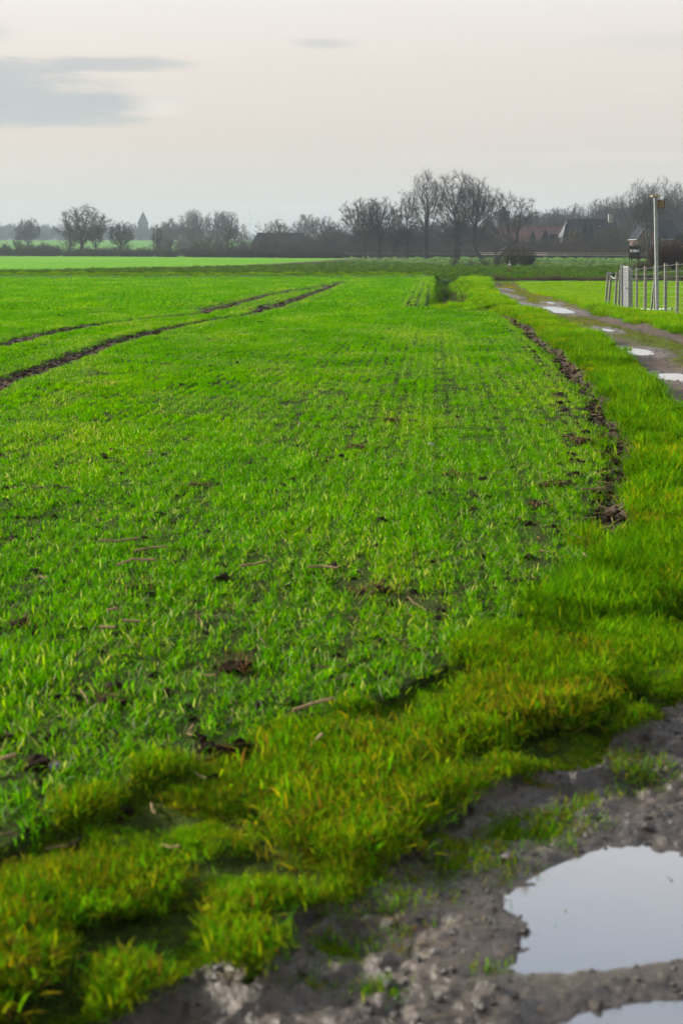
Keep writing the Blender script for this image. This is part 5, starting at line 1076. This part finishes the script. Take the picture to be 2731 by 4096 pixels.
for (n_, y0, y1, l_, h_) in ((9500, 2.3, 12, lo, hi), (14000, 11, 92, lambda y: ev(C_EDGE, y) - .1, hi), (9000, 16, 79, lambda y: ev(C_RUTR, y) + .2, lambda y: ev(C_MEAD, y) + .6)):
    a, b = rand_pts(n_, y0, y1, l_, h_, .75); PX.append(a); PY.append(b)
X_ = np.concatenate(PX); Y_ = np.concatenate(PY); v0 = verge_ok(X_, Y_)[0]; mn = v0.copy()
for ox, oy in ((.17, 0), (-.17, 0), (0, .17), (0, -.17), (.12, .12), (-.12, .12), (.12, -.12), (-.12, -.12)): mn = np.minimum(mn, verge_ok(X_ + ox, Y_ + oy)[0])
k = (mn > .5) & (rng.uniform(size=len(mn)) > sm(.47, .36, fbm(X_ * 4.6, Y_ * 3.4, 95, 2)) * .9 * sm(20, 10, Y_)); CX, CY = X_[k], Y_[k]
PX, PY = [], []
for (n_, y0, y1, l_, h_) in ((105000, 2.3, 12, lo, hi), (50000, 11, 70, lambda y: ev(C_EDGE, y) - .1, hi), (26000, 13, 79, lambda y: ev(C_RUTL, y), lambda y: ev(C_MEAD, y) + .6)):
    a, b = rand_pts(n_, y0, y1, l_, h_, .9); PX.append(a); PY.append(b)
X_ = np.concatenate(PX); Y_ = np.concatenate(PY); v, z_, rg_, a1, a2, we_ = verge_ok(X_, Y_); mn = v.copy()
for ox, oy in ((.13, 0), (-.13, 0), (0, .13), (0, -.13)): mn = np.minimum(mn, verge_ok(X_ + ox, Y_ + oy)[0])
tg = track_grass(X_, Y_, rg_, a1, a2, we_)
k = ((v > rng.uniform(size=len(v))) & ((mn < .5) | ((rng.uniform(size=len(v)) < .07) & (Y_ < 12)))) | (tg > rng.uniform(size=len(v))) | ((rg_ == 2) & (we_ < .3) & (Y_ < 8) & (fbm(X_ * 6, Y_ * 6, 123, 2) > .74)); SX, SY, SM = X_[k], Y_[k], rg_[k] == 2
X_ = np.concatenate([CX, SX]); Y_ = np.concatenate([CY, SY]); single = np.concatenate([np.zeros(len(CX), bool), np.ones(len(SX), bool)]); mt = np.concatenate([np.zeros(len(CX), bool), SM]); n = len(X_)
cl = fbm(X_ * 2.2, Y_ * 2.2, 91, 3); yel = sm(.42, .60, fbm(X_ * .8, Y_ * .8, 93, 3)); yel = np.maximum(yel * .55, sm(6.0, 4.6, Y_) * .42)
long_ = (rng.uniform(size=n) < sm(5.6, 7.5, Y_) * sm(.30, .52, cl) * .95) & ~mt; yl = rng.uniform(size=n) < yel
pick = np.where(long_, 16, 0) + np.where(yl, 8, 0) + np.where(single, 4, 0) + rng.integers(0, 4, n)
tint = np.ones((n, 3)) * rng.uniform(.65, 1.35, (n, 1)) * (1 + sm(6, 4.5, Y_)[:, None] * .06) * (1 + sm(15, 45, Y_)[:, None] * np.array([[.45, .32, 0]])); tint[mt] *= np.array([1.2, .75, .8])
sc = np.where(mt, .6, .45 + 1.3 * sm(.34, .70, fbm(X_ * 4.6, Y_ * 3.4, 95, 2)) * (.6 + .7 * cl)) * rng.uniform(.8, 1.25, n) * (1 + .3 * sm(30, 80, Y_)) * (1 - .32 * sm(11, 6.5, Y_))
# islands of grass on the mud
for (px, py, rr_, cnt_) in ((2010, 3250, .05, 26), (2110, 3285, .06, 34), (2250, 3235, .05, 22), (1850, 3410, .07, 40), (1790, 3370, .05, 24), (1530, 3895, .022, 9), (1500, 3560, .08, 50), (1340, 3690, .05, 26), (2360, 3190, .03, 10), (1960, 3850, .012, 3), (2220, 3590, .012, 3), (1230, 3860, .02, 6), (2600, 3040, .06, 24), (2500, 3000, .05, 20)):
    gx, gy = gp(px, py); m2 = cnt_; X_ = np.concatenate([X_, gx + rng.normal(0, rr_, m2)]); Y_ = np.concatenate([Y_, gy + rng.normal(0, rr_, m2)]); sc = np.concatenate([sc, rng.uniform(.6, 1.1, m2)]); pick = np.concatenate([pick, np.where(rng.uniform(size=m2) < .5, 12, 4) + rng.integers(0, 4, m2)]); tint = np.concatenate([tint, np.ones((m2, 3))])
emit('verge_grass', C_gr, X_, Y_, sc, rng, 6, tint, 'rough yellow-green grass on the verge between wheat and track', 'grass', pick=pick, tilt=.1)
xs1, ys1 = rand_pts(9000, 36, 80, lambda y: ev(C_MEAD, y), lambda y: .30 * y + 3); k = land(xs1, ys1)[2] == 3; xs1, ys1 = xs1[k], ys1[k]; n = len(xs1)
tint = np.array([[1.7, 1.5, 1.0]]) * rng.uniform(.9, 1.1, (n, 1))
emit('meadow_grass', C_gr, xs1, ys1, rng.uniform(.9, 1.3, n), rng, 4, tint, 'even bright green grass of the meadow behind the track', 'grass', tilt=.05)
# clumpy rough crop beyond the headland
C_rc = bpy.data.collections.new('crop_shapes')
for i in range(3): hidden('c%d' % i, tuft(560 + i, 26, .26, .05, .8, .7, [(0.05, 0.13, 0.016), (0.06, 0.16, 0.016), (0.04, 0.10, 0.018), (0.075, 0.11, 0.03)], K=2, base=.14), M_grass, C_rc)
xs1, ys1 = rand_pts(15000, 82, 270, lambda y: -.28 * y - 3, lambda y: .28 * y + 3, 1.25); r_ = land(xs1, ys1, False); k = ((r_[2] == 4) | ((r_[2] == 6) & (rng.uniform(size=len(xs1)) < .3))) & (r_[1] < .4); xs1, ys1 = xs1[k], ys1[k]; n = len(xs1)
emit('rough_crop', C_rc, xs1, ys1, rng.uniform(.5, 1.15, n), rng, 3, np.ones((n, 3)) * rng.uniform(.55, 1.25, (n, 1)), 'uneven dark green catch crop in the field beyond the headland', 'crop')
# tufty ridge of grass on the headland bank
xs1 = rng.uniform(-28, 5.5, 1400); ys1 = 88.0 + rng.normal(0, .9, 1400); n = len(xs1)
emit('headland_grass', C_gr, xs1, ys1, rng.uniform(.9, 1.7, n), rng, 4, np.array([[1.5, 1.25, 1.0]]) * rng.uniform(.6, 1.15, (n, 1)), pick0=16, label='tufted grass along the low headland bank across the field', cat='grass')
# straw, crumbs and stones
C_li = bpy.data.collections.new('litter_shapes')
def clod_mesh(seed, r=1.0, sub=2, rough=.35):
    bm = bmesh.new(); bmesh.ops.create_icosphere(bm, subdivisions=sub, radius=r); rg = np.random.default_rng(seed); o3 = rg.uniform(0, 50, 3)
    for v in bm.verts:
        c = np.array(v.co); nn = float(vnoise(np.array([c[0] * 1.7 + o3[0] + c[2]]), np.array([c[1] * 1.7 + o3[1] - c[2]]), seed)[0] + .5 * vnoise(np.array([c[0] * 4 + o3[2]]), np.array([c[1] * 4 + c[2] * 4]), seed + 1)[0]) / 1.5
        v.co *= 1 + rough * 2 * (nn - .5); v.co.z *= .7
    me = bpy.data.meshes.new('clod'); bm.to_mesh(me); bm.free(); return me
M_crumb = pmat('mud_crumb', (0.036, 0.028, 0.022), 0.32, 0.4, 25, 0.4, 0.45)
for i in range(4): hidden('a_crumb%d' % i, clod_mesh(600 + i, 1.0, 1, .5), M_crumb, C_li)
M_straw = pmat('straw', (0.20, 0.13, 0.065), 0.8, 0.4, 30, spec=.1)
for i in range(3):
    r2 = np.random.default_rng(i); p = [np.array([0, 0, .003])]
    for k in range(3): p.append(p[-1] + np.array([.04, r2.normal(0, .012), r2.normal(.004, .006)]))
    q = MB().tube(p, .0032, 4); me = bpy.data.meshes.new('straw'); me.from_pydata(q.v, [], q.f); hidden('b_straw%d' % i, me, M_straw, C_li)
hidden('c_stone', clod_mesh(640, 1.0, 2, .2), M_stone, C_li)
C_l2 = bpy.data.collections.new('field_litter_shapes')
for i in range(4): hidden('a_clod%d' % i, clod_mesh(650 + i, 1.0, 2, .7), M_soil, C_l2)
for o in list(C_li.objects)[4:]: C_l2.objects.link(o)
def litter(name, x, y, pick, sc, label, dz=.0, cc=None): 
    return emit(name, cc or C_li, x, y, sc, rng, 1, None, label, 'litter', pick=pick, tilt=.12, dz=dz)
# on the mud
xs1, ys1 = rand_pts(15000, 2.4, 40, lambda y: ev(C_MUDL, y) - .15, lambda y: np.minimum(ev(C_RUTR, y) + .6, .30 * y + 1.3), .8); r_ = land(xs1, ys1); k = (r_[2] == 2) & (r_[0] > WATER_Z - .004); xs1, ys1 = xs1[k], ys1[k]; n = len(xs1)
u = rng.uniform(size=n); pk = np.where(u < .88, rng.integers(0, 4, n), np.where(u < .97, 4 + rng.integers(0, 3, n), 7)); sz = np.where(pk < 4, rng.gamma(2.0, .0024, n) + .0012, np.where(pk < 7, rng.uniform(.15, .5, n), rng.gamma(2., .002, n) + .002)) * (1 + .4 * sm(8, 30, ys1))
litter('mud_crumbs', xs1, ys1, pk, sz, 'mud crumbs, grit and straw bits strewn over the wet track', dz=.001)
# on bare soil of tramlines and furrow, and thinly through the wheat
xs1, ys1 = rand_pts(150000, 4, 75, lambda y: -.28 * y - 1, lambda y: ev(C_EDGE, y) + .5, .8); r_ = land(xs1, ys1); pb = np.where(r_[1] > .45, .8, .032) * (r_[2] < 2); k = rng.uniform(size=len(xs1)) < pb; xs1, ys1, sv2 = xs1[k], ys1[k], r_[1][k]; n = len(xs1)
u = rng.uniform(size=n); pk = np.where(u < .80, rng.integers(0, 4, n), 4 + rng.integers(0, 3, n)); sz = np.where(pk < 4, rng.gamma(2.0, .0055, n) + .003, np.where(pk < 7, rng.uniform(.4, 1.2, n), rng.gamma(2., .006, n) + .004)) * (1 + .5 * sm(15, 50, ys1))
litter('soil_litter', xs1, ys1, pk, sz, 'dark soil crumbs and pale straw lying on bare tramlines and furrow', dz=.004, cc=C_l2)
# ------------------------------------------------------------------ single clods, tufts and stalks that stand out
CL = [clod_mesh(700 + i, 1.0, 3, .75) for i in range(4)]
def clod(px, py, wpx, label, mat=M_soil, name='soil_clod', group=None, cat='clod', k=0, hz=.8, sink=.25):
    x, y = gp(px, py); r = wpx / FPX * y / 2; o = bpy.data.objects.new(name, CL[k % 4]); COL.objects.link(o); 
    if not CL[k % 4].materials: CL[k % 4].materials.append(M_soil)
    o.material_slots[0].link = 'OBJECT'; o.material_slots[0].material = mat
    o.location = (x, y, ground_z(x, y) + r * hz * (.7 - sink)); o.scale = (r, r * 1.1, r * hz); o.rotation_euler = (0, 0, k * 1.9); return tagp(o, label, cat, group)
GC = 'soil clods in the wheat'
for i, (px, py, w_) in enumerate([(903, 1682, 30), (1040, 1292, 22), (930, 1285, 18), (790, 1475, 22), (760, 1558, 24), (1215, 1325, 18), (1130, 1950, 34), (560, 2195, 52), (250, 2335, 46), (600, 2390, 48), (1310, 2335, 60), (1400, 2690, 76), (1760, 2480, 60), (1560, 2425, 56), (900, 3000, 90), (1180, 2900, 100), (1260, 2890, 70), (2100, 1690, 30), (2070, 1560, 24), (2240, 1620, 30), (1900, 2040, 44)]):
    clod(px, py, w_ * .75, {6: 'dark clod by the standing straw stalk in the wheat', 7: 'dark clod at the end of the longest maize stalk', 11: 'broad flat dark clod near the biggest dead grass tuft', 14: 'dark clod on the wheat edge where verge grass begins', 15: 'largest of the two dark clods lying under a maize stalk', 16: 'smaller of the two dark clods lying under a maize stalk', 19: 'dark clod at the edge of the bare furrow'}.get(i, 'dark soil clod lying among the young wheat blades'), group=GC, k=i)
clod(150, 3070, 95, 'large dark clod with a smooth stone beside it at the wheat edge', k=2); clod(215, 3075, 50, 'smooth blue-black stone lying against the large clod', M_stone, 'stone', cat='stone', k=1)
for i, (px, py, w_) in enumerate([(2690, 3455, 64), (2612, 3437, 34), (2560, 3390, 28)]): clod(px, py, w_, 'dark stone sticking out of the near puddle', M_stone, 'puddle_stone', 'stones in the near puddle', 'stone', i, sink=.05, hz=1.0)
clod(1722, 1785, 30, 'pale rounded flint in the wheat row', pmat('pale_flint', (.4, .36, .3), .6, .2, 20, .3), 'flint', None, 'stone', 3)
clod(2030, 3400, 40, 'wet stone on the muddy rim of the near puddle', M_stone, 'rim_stone', None, 'stone', 0)
SOD = [tuft(800 + i, 60, .11, .006, .5, .9, [(0.16, 0.085, 0.03), (0.22, 0.13, 0.05), (0.10, 0.055, 0.025), (0.28, 0.19, 0.09)], base=.05) for i in range(3)]
M_deadN = leaf_mat('dead_grass', 0.8, 0.25, (1.1, 1.0, .8), tint=False, spec=0.05)
def sod(px, py, hpx, label, k=0, group=None, wide=1.3):
    x, y = gp(px, py); s_ = hpx / FPX * y / .10; e_ = empty('dead_grass_tuft', (x, y, ground_z(x, y)), k * 2.1, label=label, cat='grass tuft', group=group); e_.scale = (s_ * wide, s_ * wide, s_)
    obj('blades', SOD[k % 3], M_deadN, e_)['kind'] = 'stuff'; o = bpy.data.objects.new('root_clod', CL[k % 4]); COL.objects.link(o); o.parent = e_; o.scale = (.06, .06, .045); o.location = (0, 0, .012)
    if not CL[k % 4].materials: CL[k % 4].materials.append(M_soil)
    return e_
sod(2338, 1775, 62, 'round brown grass sod torn loose on the bare furrow', 0, None, 1.0); sod(940, 2690, 90, 'biggest upright brown dead grass tuft in the wheat', 1, None, 1.0)
GS = 'dead straw tufts in the wheat'
for i, (px, py, h) in enumerate([(1425, 1795, 34), (1800, 1912, 36), (1510, 2372, 50), (1450, 2378, 40), (565, 2365, 56), (780, 1950, 30), (440, 2820, 46), (75, 2510, 50), (2190, 1945, 34), (2160, 2035, 40), (2100, 2330, 40), (1560, 1690, 26), (2490, 1830, 50), (660, 1462, 18), (395, 1500, 18), (1370, 3000, 60)]):
    sod(px, py, h, 'small tuft of dead brown straw among the wheat', i, GS, 1.5)
def stalk(pts, r, label, group=None, name='maize_stalk', mat=M_straw):
    P = [Vector((*gp(px, py), 0)) for px, py in pts]
    for p in P: p.z = ground_z(p.x, p.y) + .05
    return tagp(MB().tube(P, r, 6).build(name, mat, loc=None), label, 'stalk', group)
GK = 'broken maize stalks in the wheat'
M_stalk = pmat('maize_stalk', (0.27, 0.17, 0.085), 0.75, 0.4, 14)
SL = ['longest maize stalk, lying flat with a dark clod at its end', 'upper of two slanting maize stalks below the longest one', 'bent maize stalk, lowest of the loose trio', 'pale short maize stalk in the pair of cut ends', 'thicker maize stalk in the pair of cut ends', 'maize stalk beside a single dark clod in mid field', 'kinked maize stalk pointing at the bare row gap', 'stubby pale maize stalk just past the cut-end pair', 'long slanting maize stalk lying over two dark clods', 'straight stalk lying across the bare furrow', 'stalk end beside the large clod and stone', 'short slanting stalk near the verge grass', 'thin pale stalk standing nearly upright in the wheat', 'stalk lying where wheat meets verge grass']
for si, pts in enumerate([[(395, 2187), (470, 2190), (560, 2184)], [(540, 2232), (610, 2225), (665, 2218)], [(465, 2292), (530, 2268), (620, 2275)], [(400, 2558), (460, 2566)], [(490, 2536), (560, 2542)], [(1230, 2312), (1290, 2310), (1345, 2318)], [(960, 2312), (1010, 2308), (1070, 2290)], [(430, 2495), (470, 2486)],
            [(1170, 2902), (1250, 2880), (1330, 2860)], [(2325, 1975), (2420, 1965)], [(0, 3095), (65, 3078)], [(2330, 2242), (2372, 2262)], [(1192, 1730), (1198, 1712)], [(1200, 3070), (1290, 3050)]]):
    stalk(pts, .006, SL[si], GK, mat=M_stalk)

# ------------------------------------------------------------------ winter haze
mh = bpy.data.materials.new('winter_haze'); mh.use_nodes = True; t = NT(mh.node_tree); t.t.nodes.clear()
o_ = t.n('ShaderNodeOutputMaterial'); v_ = t.n('ShaderNodeVolumePrincipled'); v_.inputs['Color'].default_value = (0.58, 0.65, 0.78, 1); v_.inputs['Density'].default_value = 0.00034; v_.inputs['Anisotropy'].default_value = 0.0
t.l(v_.outputs[0], o_.inputs['Volume'])
hz = MB().box((0, 1720, 52), (3840, 4000, 112)).build('haze', mh); tagp(hz, 'pale blue winter haze hanging over the fields', 'haze', kind='stuff')
print('tris', sum((m_.calc_loop_triangles() or len(m_.loop_triangles)) for m_ in bpy.data.meshes if m_.users), {k: sum((m_.calc_loop_triangles() or len(m_.loop_triangles)) for m_ in bpy.data.meshes if m_.name.split('.')[0] == k) for k in ('crown', 'trunk', 'twigs', 'stems', 'patch', 'leaves', 'clod')})
